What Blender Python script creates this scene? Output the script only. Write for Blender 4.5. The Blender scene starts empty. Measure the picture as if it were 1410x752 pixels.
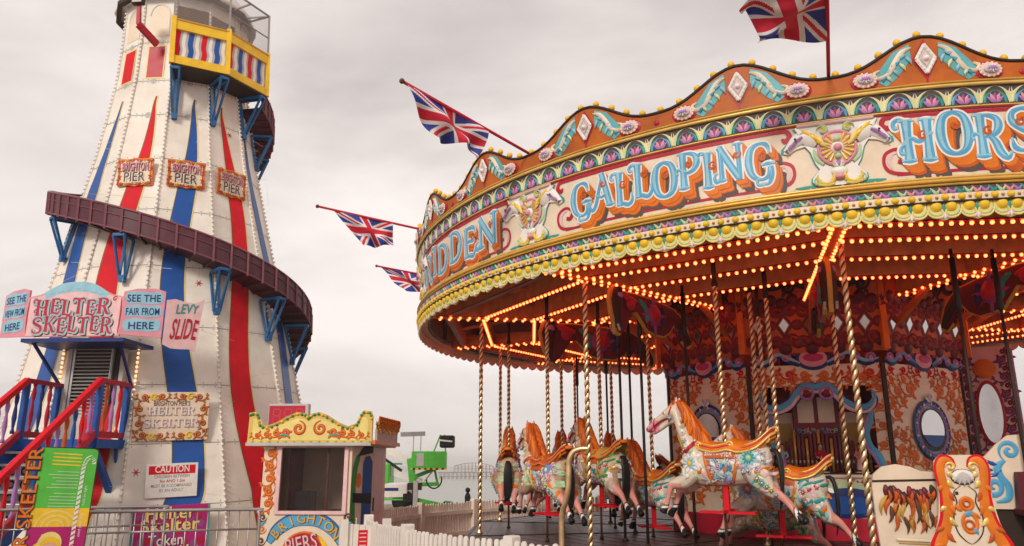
import bpy, math, random
from mathutils import Vector, Matrix
from mathutils.geometry import tessellate_polygon
from mathutils.bvhtree import BVHTree
R_ = math.radians; PI = math.pi; sin = math.sin; cos = math.cos
random.seed(7)
scene = bpy.context.scene
COL = scene.collection

# ------------------------------------------------------------------ camera
CAM_H = 1.65; PITCH = 14.15
cd = bpy.data.cameras.new("camera"); cam = bpy.data.objects.new("camera", cd); COL.objects.link(cam)
cam.location = (0, 0, CAM_H); cam.rotation_euler = (R_(90 + PITCH), 0, 0)
cd.sensor_width = 36.0; cd.lens = 1050.0 / 1410.0 * 36.0; cd.clip_start = 0.05; cd.clip_end = 6000
scene.camera = cam

# ------------------------------------------------------------------ sky
SUN_EL, SUN_AZ = R_(29), R_(203)
wd = bpy.data.worlds.new("World"); scene.world = wd; wd.use_nodes = True
nt = wd.node_tree; nt.nodes.clear()
def wn(t, **k):
    n = nt.nodes.new(t)
    for a, b in k.items(): setattr(n, a, b)
    return n
out = wn('ShaderNodeOutputWorld'); bg = wn('ShaderNodeBackground'); bg2 = wn('ShaderNodeBackground'); mx = wn('ShaderNodeMixShader')
sky = wn('ShaderNodeTexSky', sky_type='NISHITA', sun_disc=False, sun_elevation=SUN_EL, sun_rotation=SUN_AZ)
tc = wn('ShaderNodeTexCoord'); mp = wn('ShaderNodeMapping'); mp.inputs['Scale'].default_value = (1.0, 1.0, 2.6)
no = wn('ShaderNodeTexNoise'); no.inputs['Scale'].default_value = 1.7; no.inputs['Detail'].default_value = 7; no.inputs['Roughness'].default_value = .52
no.inputs['Distortion'].default_value = .35
cr = wn('ShaderNodeValToRGB'); e = cr.color_ramp.elements
e[0].position = .34; e[0].color = (.44, .398, .382, 1); e[1].position = .66; e[1].color = (.78, .708, .672, 1)
L = nt.links.new
L(tc.outputs['Generated'], mp.inputs['Vector']); L(mp.outputs['Vector'], no.inputs['Vector']); L(no.outputs['Fac'], cr.inputs['Fac'])
L(sky.outputs['Color'], bg.inputs['Color']); bg.inputs['Strength'].default_value = .06
L(cr.outputs['Color'], bg2.inputs['Color']); bg2.inputs['Strength'].default_value = 1.0
mx.inputs[0].default_value = .95
L(bg.outputs[0], mx.inputs[1]); L(bg2.outputs[0], mx.inputs[2]); L(mx.outputs[0], out.inputs['Surface'])

# ------------------------------------------------------------------ sun behind the overcast
sl = bpy.data.lights.new("sun", 'SUN'); sl.energy = 1.5; sl.angle = R_(12); sl.color = (1, .92, .82)
so = bpy.data.objects.new("sun", sl); COL.objects.link(so)
sd = Vector((sin(SUN_AZ) * cos(SUN_EL), cos(SUN_AZ) * cos(SUN_EL), sin(SUN_EL)))
so.rotation_euler = sd.to_track_quat('Z', 'Y').to_euler()

vs = scene.view_settings
vs.view_transform = 'Standard'; vs.look = 'None'; vs.gamma = 1; vs.use_curve_mapping = False; vs.exposure = 0.46
scene.cycles.max_bounces = 6; scene.cycles.diffuse_bounces = 3; scene.cycles.glossy_bounces = 3; scene.cycles.transmission_bounces = 4
scene.cycles.transparent_max_bounces = 8; scene.cycles.caustics_reflective = False; scene.cycles.caustics_refractive = False
scene.cycles.sample_clamp_indirect = 4.0

# ------------------------------------------------------------------ materials
MATS = {}
def s2l(c): return tuple((x / 12.92 if x <= .04045 else ((x + .055) / 1.055) ** 2.4) for x in c)
def mat(name, col, rough=.5, metal=0., var=.14, scale=5., bump=.0, bscale=40., spec=.3, dirt=None):
    """procedural paint: mottled base colour, uneven gloss, fine bump"""
    if name in MATS: return MATS[name]
    m = bpy.data.materials.new(name); m.use_nodes = True; t = m.node_tree; b = t.nodes['Principled BSDF']
    b.inputs['Roughness'].default_value = rough; b.inputs['Metallic'].default_value = metal
    b.inputs['Specular IOR Level'].default_value = spec
    c = t.nodes.new('ShaderNodeTexCoord'); n = t.nodes.new('ShaderNodeTexNoise')
    n.inputs['Scale'].default_value = scale; n.inputs['Detail'].default_value = 6; n.inputs['Roughness'].default_value = .62
    t.links.new(c.outputs['Object'], n.inputs['Vector'])
    r = t.nodes.new('ShaderNodeValToRGB'); r.color_ramp.elements[0].position = .3; r.color_ramp.elements[1].position = .7
    lo = tuple(x * (1 - var * 1.3) for x in col) if dirt is None else dirt
    hi = tuple(min(1, x * (1 + var * .5)) for x in col)
    r.color_ramp.elements[0].color = (*lo, 1); r.color_ramp.elements[1].color = (*hi, 1)
    t.links.new(n.outputs['Fac'], r.inputs['Fac']); t.links.new(r.outputs['Color'], b.inputs['Base Color'])
    mr = t.nodes.new('ShaderNodeMapRange'); mr.inputs[3].default_value = max(.03, rough - .12); mr.inputs[4].default_value = min(1, rough + .15)
    t.links.new(n.outputs['Fac'], mr.inputs[0]); t.links.new(mr.outputs[0], b.inputs['Roughness'])
    if bump:
        n2 = t.nodes.new('ShaderNodeTexNoise'); n2.inputs['Scale'].default_value = bscale; n2.inputs['Detail'].default_value = 3
        t.links.new(c.outputs['Object'], n2.inputs['Vector'])
        bp = t.nodes.new('ShaderNodeBump'); bp.inputs['Strength'].default_value = bump; bp.inputs['Distance'].default_value = .02
        t.links.new(n2.outputs['Fac'], bp.inputs['Height']); t.links.new(bp.outputs['Normal'], b.inputs['Normal'])
    MATS[name] = m; return m
def emis(name, col, st):
    m = bpy.data.materials.new(name); m.use_nodes = True; b = m.node_tree.nodes['Principled BSDF']
    b.inputs['Base Color'].default_value = (*col, 1); b.inputs['Emission Color'].default_value = (*col, 1); b.inputs['Emission Strength'].default_value = st
    MATS[name] = m; return m
def glass(name, col, rough=.04, alpha=.35):
    m = bpy.data.materials.new(name); m.use_nodes = True; b = m.node_tree.nodes['Principled BSDF']
    b.inputs['Base Color'].default_value = (*col, 1); b.inputs['Roughness'].default_value = rough; b.inputs['Alpha'].default_value = alpha
    MATS[name] = m; return m
P = {}
def pm(k, *a, **kw): P[k] = mat(k + '_paint', *a, **kw)
pm('cream', (.80, .66, .50), .42, var=.10); pm('towerwhite', (.84, .79, .71), .5, var=.08, scale=1.6, bump=.05, dirt=(.70, .635, .55))
pm('white', (.82, .78, .73), .4, var=.08); pm('bodytan', (.58, .40, .25), .35, var=.25, scale=8); pm('mustard', (.72, .50, .12), .42); pm('red', (.68, .010, .022), .6, spec=.15); pm('crimson', (.48, .012, .035), .4)
pm('blue', (.012, .085, .36), .4); pm('skyblue', (.09, .38, .62), .4); pm('paleblue', (.30, .56, .68), .42); pm('navy', (.012, .03, .17), .42)
pm('orange', (.76, .19, .010), .42, var=.2); pm('deeporange', (.56, .10, .012), .45, var=.2); pm('yellow', (.86, .55, .03), .38); pm('paleyellow', (.82, .68, .22), .42)
pm('gold', (.78, .44, .08), .35, metal=.35); pm('goldline', (.85, .56, .16), .3, metal=.3); pm('pink', (.76, .30, .36), .45); pm('palepink', (.80, .52, .52), .45)
pm('purple', (.30, .07, .26), .45); pm('violet', (.42, .20, .50), .45); pm('maroon', (.115, .012, .022), .42, var=.25); pm('darkred', (.22, .012, .018), .42)
pm('magenta', (.44, .015, .16), .4); pm('brown', (.12, .045, .022), .5); pm('darkbrown', (.035, .018, .012), .55); pm('black', (.012, .011, .012), .45); pm('teal', (.03, .32, .30), .42)
pm('green', (.03, .30, .07), .42); pm('lime', (.10, .52, .06), .4); pm('palegreen', (.48, .66, .38), .45); pm('grey', (.30, .29, .28), .5); pm('lightgrey', (.52, .50, .48), .5)
pm('silver', (.55, .54, .53), .35, metal=.6); pm('steel', (.42, .40, .39), .38, metal=.8); pm('ochre', (.56, .33, .06), .45); pm('skin', (.72, .40, .30), .5)
pm('steelblue', (.02, .13, .33), .45); pm('chute', (.105, .028, .042), .4, var=.3, scale=3); pm('chuterib', (.22, .07, .09), .4)
pm('greyshadow', (.10, .075, .07), .5); pm('flagblue', (.04, .06, .34), .7); pm('flagred', (.62, .02, .05), .7); pm('flagwhite', (.80, .76, .74), .7)
pm('ceil', (.62, .16, .03), .55, var=.2); pm('ornteal', (.12, .42, .46), .42); pm('canvas', (.85, .22, .03), .7, var=.15, scale=2); pm('crestorange', (.52, .12, .010), .5, var=.3, scale=3); pm('beam', (.80, .30, .11), .45, var=.25)
pm('backboard', (.76, .58, .48), .6, var=.15, scale=2); pm('wood', (.30, .20, .15), .6, var=.3, scale=3); pm('platform', (.075, .042, .040), .42, var=.35, scale=3)
pm('picketwhite', (.80, .75, .68), .5, var=.12, scale=3, bump=.05); pm('picketbeige', (.78, .68, .57), .6, var=.15, scale=3, bump=.05)
pm('bodywhite', (.72, .62, .49), .28, var=.12, scale=8); pm('legpink', (.74, .33, .27), .35); pm('olive', (.40, .46, .08), .42); pm('limecream', (.72, .74, .40), .42); pm('rust', (.22, .15, .12), .8, var=.4)
P['brass'] = mat('twisted_brass', (.86, .62, .33), .34, metal=.8, var=.2, scale=9); P['mirror'] = mat('mirror_glass', (.55, .53, .54), .08, metal=1., var=.05)
P['bulb'] = emis('lit_bulb', (1, .105, .026), 7.0); P['bulbcream'] = emis('warm_small_bulb', (1, .55, .28), 1.0)
P['led'] = emis('led_segment', (.55, .015, .06), .16)
P['glass'] = glass('window_glass', (.05, .025, .025), .03, .14); P['meshcage'] = glass('cage_mesh', (.42, .38, .36), .5, .28)
P['bulbwhite'] = mat('clear_bulb', (.85, .80, .72), .12, var=.05)
P['amber'] = mat('amber_bulb', (.86, .50, .03), .2, var=.15)

# ------------------------------------------------------------------ mesh builder
class MB:
    def __init__(s): s.v = []; s.f = []; s.fm = []; s.sm = []; s.mats = []
    def mi(s, m):
        if isinstance(m, str): m = P[m]
        if m not in s.mats: s.mats.append(m)
        return s.mats.index(m)
    def add(s, vs, fs, m, smooth=False, M=None):
        o = len(s.v); k = s.mi(m)
        s.v += [tuple(M @ Vector(p)) for p in vs] if M is not None else [tuple(p) for p in vs]
        for f in fs: s.f.append(tuple(i + o for i in f)); s.fm.append(k); s.sm.append(smooth)
    def box(s, c, d, m, rz=0., M=None, bev=0.):
        x, y, z = d[0] / 2, d[1] / 2, d[2] / 2; q = Matrix.Translation(c) @ Matrix.Rotation(rz, 4, 'Z')
        if M is not None: q = M @ q
        if bev <= 0:
            s.add([(-x, -y, -z), (x, -y, -z), (x, y, -z), (-x, y, -z), (-x, -y, z), (x, -y, z), (x, y, z), (-x, y, z)],
                  [(3, 2, 1, 0), (4, 5, 6, 7), (0, 1, 5, 4), (1, 2, 6, 5), (2, 3, 7, 6), (3, 0, 4, 7)], m, False, q)
        else:
            b = bev; vv = []
            for zz, k in ((-z, b), (-z + b, 0), (z - b, 0), (z, b)):
                X, Y = x - k, y - k
                vv += [(-X + (b if not k else 0), -Y, zz), (X - (b if not k else 0), -Y, zz), (X, -Y + (b if not k else 0), zz), (X, Y - (b if not k else 0), zz),
                       (X - (b if not k else 0), Y, zz), (-X + (b if not k else 0), Y, zz), (-X, Y - (b if not k else 0), zz), (-X, -Y + (b if not k else 0), zz)]
            ff = [tuple(range(7, -1, -1)), tuple(range(24, 32))]
            for l in range(3):
                for i in range(8): j = (i + 1) % 8; ff.append((l * 8 + i, l * 8 + j, l * 8 + 8 + j, l * 8 + 8 + i))
            s.add(vv, ff, m, False, q)
    def bar(s, a, b, w, h, m, up=(0, 0, 1)):
        a, b = Vector(a), Vector(b); d = b - a; l = d.length
        if l < 1e-6: return
        x = d.normalized(); u = Vector(up)
        if abs(x.dot(u)) > .98: u = Vector((1, 0, 0))
        y = u.cross(x).normalized(); z = x.cross(y)
        M = Matrix((x, y, z)).transposed().to_4x4(); M.translation = (a + b) / 2
        s.box((0, 0, 0), (l, w, h), m, 0, M)
    def tube(s, pts, r, m, n=8, caps=True, ell=None, smooth=True):
        pts = [Vector(p) for p in pts]; N = len(pts); rr = r if isinstance(r, (list, tuple)) else [r] * N
        t0 = (pts[1] - pts[0]).normalized(); a = Vector((0, 0, 1)) if abs(t0.z) < .9 else Vector((1, 0, 0))
        u = t0.cross(a).normalized(); vv = []; ff = []
        for i, p in enumerate(pts):
            t = (pts[min(i + 1, N - 1)] - pts[max(i - 1, 0)])
            t = t.normalized() if t.length > 1e-9 else t0
            u = (u - t * u.dot(t)); u = u.normalized() if u.length > 1e-6 else t.orthogonal().normalized()
            w = t.cross(u); e1, e2 = (1, 1) if ell is None else ell
            for k in range(n): th = 2 * PI * k / n; vv.append(p + u * (cos(th) * rr[i] * e1) + w * (sin(th) * rr[i] * e2))
        for i in range(N - 1):
            for k in range(n): j = (k + 1) % n; ff.append((i * n + k, i * n + j, i * n + n + j, i * n + n + k))
        if caps: ff.append(tuple(range(n - 1, -1, -1))); ff.append(tuple(range((N - 1) * n, N * n)))
        s.add(vv, ff, m, smooth)
    def lathe(s, prof, m, n=16, M=None, smooth=True, caps=True):
        vv = []; ff = []; N = len(prof)
        for r, z in prof:
            for k in range(n): th = 2 * PI * k / n; vv.append((r * cos(th), r * sin(th), z))
        for i in range(N - 1):
            for k in range(n): j = (k + 1) % n; ff.append((i * n + k, i * n + j, i * n + n + j, i * n + n + k))
        if caps: ff.append(tuple(range(n - 1, -1, -1))); ff.append(tuple(range((N - 1) * n, N * n)))
        s.add(vv, ff, m, smooth, M)
    def ball(s, c, r, m, n=8, l=5, sc=(1, 1, 1)):
        prof = [(max(1e-4, sin(PI * i / l)) * r, -cos(PI * i / l) * r) for i in range(l + 1)]
        s.lathe(prof, m, n, Matrix.Translation(c) @ Matrix.Diagonal((*sc, 1)), True, False)
    def prism(s, poly, fn, t0, t1, m, side=None):
        """extruded flat outline: poly in (u,v), fn(u,v,h) -> point, from h=t0 to t1"""
        n = len(poly); tri = tessellate_polygon([[Vector((p[0], p[1], 0)) for p in poly]])
        s.add([fn(p[0], p[1], t1) for p in poly], [tuple(t) for t in tri], m)
        s.add([fn(p[0], p[1], t0) for p in poly], [tuple(t[::-1]) for t in tri], side or m)
        vv = [fn(p[0], p[1], t0) for p in poly] + [fn(p[0], p[1], t1) for p in poly]
        s.add(vv, [(i, (i + 1) % n, n + (i + 1) % n, n + i) for i in range(n)], side or m)
    def build(s, name, parent=None, loc=None, M=None):
        me = bpy.data.meshes.new(name); me.from_pydata(s.v, [], s.f)
        for m in s.mats: me.materials.append(m)
        me.polygons.foreach_set('material_index', s.fm); me.polygons.foreach_set('use_smooth', s.sm)
        me.validate(); me.update()
        o = bpy.data.objects.new(name, me); COL.objects.link(o)
        if parent is not None: o.parent = parent
        if M is not None: o.matrix_local = M
        elif loc is not None: o.location = loc
        return o
def tag(o, label=None, cat=None, group=None, kind=None):
    if label: o['label'] = label
    if cat: o['category'] = cat
    if group: o['group'] = group
    if kind: o['kind'] = kind
    return o
def thing(name, label, cat, loc=(0, 0, 0), rz=0., group=None, M=None):
    o = bpy.data.objects.new(name, None); COL.objects.link(o); o.empty_display_size = .2
    if M is not None: o.matrix_world = M
    else: o.location = loc; o.rotation_euler = (0, 0, rz)
    return tag(o, label, cat, group)
def dup_tree(root):
    r = root.copy(); COL.objects.link(r)
    for ch in root.children:
        c = ch.copy(); COL.objects.link(c); c.parent = r
        for g in ch.children:
            d = g.copy(); COL.objects.link(d); d.parent = c
    return r
def mcopy(o, parent, loc=None, M=None):
    c = o.copy(); COL.objects.link(c); c.parent = parent
    if M is not None: c.matrix_local = M
    elif loc is not None: c.location = loc
    return c

# ------------------------------------------------------------------ painter: strokes, scrolls and letters on any surface
def spline(pts, n=6):
    if len(pts) < 3: return [tuple(map(float, p)) for p in pts]
    q = [pts[0]] + list(pts) + [pts[-1]]; o = []
    for i in range(1, len(q) - 2):
        a, b, c, d = q[i - 1], q[i], q[i + 1], q[i + 2]
        for k in range(n):
            t = k / n
            o.append(tuple(.5 * (2 * b[j] + (c[j] - a[j]) * t + (2 * a[j] - 5 * b[j] + 4 * c[j] - d[j]) * t * t + (3 * b[j] - a[j] - 3 * c[j] + d[j]) * t ** 3) for j in range(len(b))))
    o.append(tuple(map(float, pts[-1]))); return o
def curl(x, y, r, a0, turns, ccw=True, n=26, inner=.12):
    """spiral from its outer end (angle a0) inwards about (x,y)"""
    s = 1 if ccw else -1
    return [(x + r * (1 - (1 - inner) * (i / n) ** .8) * cos(a0 + s * 2 * PI * turns * i / n), y + r * (1 - (1 - inner) * (i / n) ** .8) * sin(a0 + s * 2 * PI * turns * i / n)) for i in range(n + 1)]
class Art:
    def __init__(s, fn, mb=None): s.fn = fn; s.mb = mb or MB(); s.k = 0
    def z(s): s.k += 1; return (s.k % 40) * .00004
    def stroke(s, pts, w, m, h=.004, ridge=0., taper=(.25, .25), smooth=True, n=5, raw=False):
        """w: width or list of widths at the control points"""
        if isinstance(w, (list, tuple)): q = [(p[0], p[1], ww) for p, ww in zip(pts, w)]; q = q if raw else spline(q, n)
        else:
            b = list(pts) if raw else spline(pts, n); q = []; N = len(b) - 1
            for i, p in enumerate(b):
                t = i / max(1, N); f = 1.
                if taper[0] and t < taper[0]: f *= .25 + .75 * (t / taper[0])
                if taper[1] and t > 1 - taper[1]: f *= .25 + .75 * ((1 - t) / taper[1])
                q.append((p[0], p[1], w * f))
        h = h + s.z(); N = len(q); vv = []; ff = []; c = 3 if ridge else 2
        for i, (x, y, ww) in enumerate(q):
            dx = q[min(i + 1, N - 1)][0] - q[max(i - 1, 0)][0]; dy = q[min(i + 1, N - 1)][1] - q[max(i - 1, 0)][1]
            l = math.hypot(dx, dy) or 1.; nx, ny = -dy / l * ww / 2, dx / l * ww / 2
            vv.append(s.fn(x + nx, y + ny, h if not ridge else h - .001))
            if ridge: vv.append(s.fn(x, y, h + ridge * min(1., ww / (.6 * max(qq[2] for qq in q) + 1e-6))))
            vv.append(s.fn(x - nx, y - ny, h if not ridge else h - .001))
        for i in range(N - 1):
            for k in range(c - 1): ff.append((i * c + k, i * c + k + 1, i * c + c + k + 1, i * c + c + k))
        s.mb.add(vv, ff, m, bool(ridge))
    def fill(s, poly, m, h=.003):
        h = h + s.z(); tri = tessellate_polygon([[Vector((p[0], p[1], 0)) for p in poly]])
        s.mb.add([s.fn(p[0], p[1], h) for p in poly], [tuple(t) for t in tri], m)
    def disc(s, x, y, r, m, h=.004, dome=0., n=14, sx=1., sy=1., rot=0.):
        h = h + s.z(); vv = []; ff = []; rings = [(1., 0.)] if not dome else [(1., 0.), (.75, .62), (.4, .9)]
        for f, g in rings:
            for k in range(n):
                a = 2 * PI * k / n; px, py = r * f * sx * cos(a), r * f * sy * sin(a)
                vv.append(s.fn(x + px * cos(rot) - py * sin(rot), y + px * sin(rot) + py * cos(rot), h + dome * g))
        vv.append(s.fn(x, y, h + dome)); c = len(vv) - 1
        for l in range(len(rings) - 1):
            for k in range(n): j = (k + 1) % n; ff.append((l * n + k, l * n + j, l * n + n + j, l * n + n + k))
        b = (len(rings) - 1) * n
        for k in range(n): ff.append((b + k, b + (k + 1) % n, c))
        s.mb.add(vv, ff, m, bool(dome))
    def ring(s, x, y, r, w, m, h=.004, ridge=0., sx=1., sy=1., n=24, a0=0., a1=2 * PI):
        p = [(x + r * sx * cos(a0 + (a1 - a0) * i / n), y + r * sy * sin(a0 + (a1 - a0) * i / n)) for i in range(n + 1)]
        s.stroke(p, w, m, h, ridge, (0, 0), raw=True)
    def leaf(s, x, y, l, w, ang, m, h=.004, ridge=.01, bend=.3):
        p = [(0, 0), (l * .3, l * bend * .18), (l * .65, l * bend * .3), (l, l * bend * .1)]
        q = [(x + a * cos(ang) - b * sin(ang), y + a * sin(ang) + b * cos(ang)) for a, b in p]
        s.stroke(q, [w * .3, w, w * .75, w * .08], m, h, ridge, n=3)
    def text(s, t, x, y, size, m, h=.004, align='CENTER', bold=0., width=None, rot=0., sx=1., shear=0.):
        v, f, w = text2d(t, bold, shear); k = size * sx
        if width is not None and w > 0: k = width / w
        off = {'CENTER': -w * k / 2, 'LEFT': 0, 'RIGHT': -w * k}[align]; h = h + s.z(); c, q = cos(rot), sin(rot)
        vv = [s.fn(x + (a * k + off) * c - b * size * q, y + (a * k + off) * q + b * size * c, h) for a, b in v]
        s.mb.add(vv, f, m)
    def scroll(s, x, y, sc, m1, m2, flip=1, rot=0., h=.004, ridge=.012):
        """an acanthus S-scroll: two curls joined, with leaves"""
        def T(p): a, b = p[0] * flip * sc, p[1] * sc; return (x + a * cos(rot) - b * sin(rot), y + a * sin(rot) + b * cos(rot))
        pts = [T(p) for p in curl(.0, .0, .34, -PI / 2, 1.35, False, 22)][::-1]
        tail = [T(p) for p in [(.25, -.36), (.55, -.2), (.72, .1), (.95, .26)]]
        for mm, wf, hh, rr in ((m2, 1.75, h, 0.), (m1, 1., h + .003, ridge)):
            s.stroke(pts + tail, .15 * sc * wf, mm, hh, rr, (.3, .3), raw=True)
            for a, b, l, an in ((.3, -.3, .42, -1.0), (.62, -.1, .4, -.5), (.75, .12, .36, 1.5), (-.25, -.25, .35, 3.9), (-.33, .05, .3, 2.8)):
                q = T((a, b)); aa = an if flip > 0 else PI - an
                s.leaf(q[0], q[1], l * sc, .15 * sc * (wf * .9), aa + rot, mm, hh, rr * .8, .5 * flip)
    def line(s, a, b, w, m, h=.004, n=2, ridge=0.):
        s.stroke([(a[0] + (b[0] - a[0]) * i / n, a[1] + (b[1] - a[1]) * i / n) for i in range(n + 1)], w, m, h, ridge, (0, 0), raw=True)
    def build(s, name, parent=None, **k): return s.mb.build(name, parent, **k)
_tc = {}
def text2d(t, bold=0., shear=0.):
    k = (t, bold, shear)
    if k in _tc: return _tc[k]
    cu = bpy.data.curves.new('tmp', 'FONT'); cu.body = t; cu.size = 1.38; cu.offset = bold; cu.resolution_u = 3; cu.shear = shear; cu.space_character = 1.02
    o = bpy.data.objects.new('tmp', cu); COL.objects.link(o)
    dg = bpy.context.evaluated_depsgraph_get(); me = bpy.data.meshes.new_from_object(o.evaluated_get(dg))
    v = [(p.co.x, p.co.y) for p in me.vertices]; f = [tuple(p.vertices) for p in me.polygons]
    bpy.data.objects.remove(o); bpy.data.curves.remove(cu); bpy.data.meshes.remove(me)
    x0 = min(p[0] for p in v); v = [(a - x0, b) for a, b in v]; _tc[k] = (v, f, max(p[0] for p in v)); return _tc[k]
# showman's alphabet: each letter is strokes of (points, widths) in a unit-high box
def _sf(x, y, w=.19): return ([(x - w, y), (x, y), (x + w, y)], [.03, .11, .03])
GL = {
 'I': (.5, [([(.2, .98), (.06, 1.02), (-.06, .96), (-.03, .85)], [.08, .11, .11, .05]), ([(.25, 0), (.25, .5), (.25, 1)], [.24, .19, .24]), _sf(.25, .02), _sf(.25, .98)]),
 'L': (.74, [([(.2, .98), (.06, 1.02), (-.08, .96), (-.08, .84), (.02, .82)], [.08, .10, .11, .09, .03]), ([(.22, 0), (.22, .5), (.22, 1)], [.22, .19, .24]), _sf(.22, .98), ([(.1, .03), (.35, .06), (.55, .0), (.7, .1), (.72, .32)], [.05, .12, .13, .11, .04])]),
 'E': (.74, [([(.22, 0), (.2, .5), (.22, 1)], [.22, .19, .22]), ([(.1, .96), (.4, .97), (.6, .93), (.68, .72)], [.05, .12, .12, .03]), ([(.2, .5), (.4, .53), (.55, .5), (.58, .62)], [.08, .1, .1, .03]), ([(.1, .03), (.38, .05), (.58, .02), (.72, .3)], [.05, .13, .13, .03])]),
 'D': (.9, [([(.22, 0), (.22, .5), (.22, 1)], [.22, .19, .22]), ([(.05, .98), (.4, .99), (.66, .86), (.78, .5), (.66, .14), (.4, .01), (.05, .02)], [.03, .11, .16, .22, .16, .11, .03])]),
 'P': (.8, [([(.2, .5), (.06, .56), (-.02, .48), (.04, .40)], [.06, .09, .1, .04]), ([(.22, -.02), (.22, .5), (.22, 1)], [.24, .19, .22]), _sf(.22, 0), ([(.04, .98), (.4, .99), (.64, .9), (.7, .7), (.58, .5), (.36, .43), (.24, .5)], [.03, .1, .16, .2, .15, .1, .04])]),
 'R': (.92, [([(.2, .5), (.06, .56), (-.02, .48), (.04, .40)], [.06, .09, .1, .04]), ([(.22, 0), (.22, .5), (.22, 1)], [.24, .19, .22]), _sf(.22, .02), ([(.04, .98), (.4, .99), (.64, .9), (.68, .72), (.56, .54), (.3, .48)], [.03, .1, .16, .2, .14, .08]), ([(.4, .5), (.55, .36), (.66, .1), (.82, -.04), (.96, .08)], [.1, .17, .19, .13, .03])]),
 'B': (.84, [([(.22, 0), (.22, .5), (.22, 1)], [.22, .19, .22]), ([(.04, .98), (.4, .99), (.6, .9), (.62, .7), (.5, .56), (.26, .52)], [.03, .1, .16, .18, .13, .06]), ([(.26, .52), (.55, .5), (.72, .36), (.7, .14), (.5, .01), (.04, .02)], [.06, .12, .18, .19, .13, .03])]),
 'H': (.96, [([(.2, .98), (.04, 1.04), (-.10, .96), (-.08, .82), (.02, .82)], [.08, .10, .11, .09, .03]), ([(.2, .44), (.04, .34), (.04, .2), (.14, .2)], [.06, .09, .09, .03]), ([(.22, 0), (.22, .5), (.22, 1)], [.24, .19, .24]), ([(.74, 0), (.74, .5), (.74, 1)], [.24, .19, .24]), _sf(.22, .02), _sf(.22, .98), _sf(.74, .02), _sf(.74, .98), ([(.1, .4), (.3, .56), (.5, .48), (.7, .56), (.88, .66)], [.03, .1, .11, .1, .03])]),
 'N': (.98, [([(.2, 0), (.2, .5), (.2, 1)], [.16, .14, .16]), ([(.16, .98), (.45, .5), (.76, .02)], [.2, .21, .2]), ([(.78, -.02), (.78, .5), (.78, 1)], [.14, .14, .16]), _sf(.2, .02, .16), _sf(.78, .98, .16), ([(.2, .1), (.02, .0), (-.04, .16), (.08, .24)], [.1, .12, .09, .03])]),
 'A': (.94, [([(.5, 1), (.34, .55), (.18, .1), (.02, -.06), (-.08, .08), (.02, .2)], [.1, .12, .13, .12, .09, .03]), ([(.46, 1.02), (.6, .55), (.76, 0)], [.2, .21, .22]), _sf(.78, .01, .18), ([(.2, .36), (.45, .3), (.66, .4)], [.07, .1, .07])]),
 'O': (.92, [([(.46, 1), (.2, .88), (.1, .5), (.2, .12), (.46, 0), (.72, .12), (.82, .5), (.72, .88), (.46, 1)], [.1, .17, .22, .17, .1, .17, .22, .17, .1])]),
 'G': (.92, [([(.5, -.16), (.36, -.14), (.34, -.02), (.44, .02)], [.05, .08, .08, .03]), ([(.78, .7), (.7, .94), (.46, 1), (.2, .86), (.1, .5), (.2, .14), (.46, 0), (.7, .08), (.78, .3)], [.04, .13, .1, .17, .22, .17, .1, .13, .17]), ([(.5, .38), (.7, .42), (.92, .4)], [.04, .12, .04]), ([(.78, .34), (.8, .1), (.7, -.12), (.5, -.16)], [.16, .14, .1, .03])]),
 'S': (.8, [([(.7, .74), (.62, .95), (.4, 1), (.16, .9), (.13, .7), (.34, .55), (.6, .42), (.68, .22), (.56, .04), (.32, 0), (.12, .08), (.08, .28)], [.04, .13, .1, .13, .18, .21, .21, .18, .13, .1, .13, .04])]),
 'K': (.92, [([(.22, 0), (.22, .5), (.22, 1)], [.24, .19, .24]), _sf(.22, .02), _sf(.22, .98), ([(.3, .45), (.55, .72), (.74, .98), (.88, .9)], [.08, .11, .13, .03]), ([(.4, .56), (.58, .3), (.74, .0), (.96, .06)], [.12, .19, .18, .03])]),
 'T': (.84, [([(.42, 0), (.42, .5), (.42, .98)], [.24, .19, .22]), _sf(.42, .02), ([(.02, .74), (.1, .98), (.42, .95), (.74, .98), (.84, .76)], [.03, .14, .12, .14, .03])]),
}
def fancy_width(t): return sum(GL[c][0] if c in GL else .45 for c in t)
def fancy(art, t, x, y, hgt, width, layers, step=None, rise=None):
    """layers: list of (dx, dy, extra width, material, height off the surface), back to front, in letter-height units"""
    kx = width / fancy_width(t); ky = hgt
    for dx, dy, ex, m, hh in layers:
        cx = x
        for i, c in enumerate(t):
            if c not in GL: cx += .45 * kx; continue
            adv, st = GL[c]; up = (rise(i) if rise else 0.)
            for pts, ws in st:
                q = [(cx + p[0] * kx + dx * ky, y + (p[1] + up) * ky + dy * ky) for p in pts]
                art.stroke(q, [w * (kx + ky) / 2 + ex * ky for w in ws], m, hh, 0., n=4)
            cx += adv * kx
HAZE = 0.0009
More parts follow.
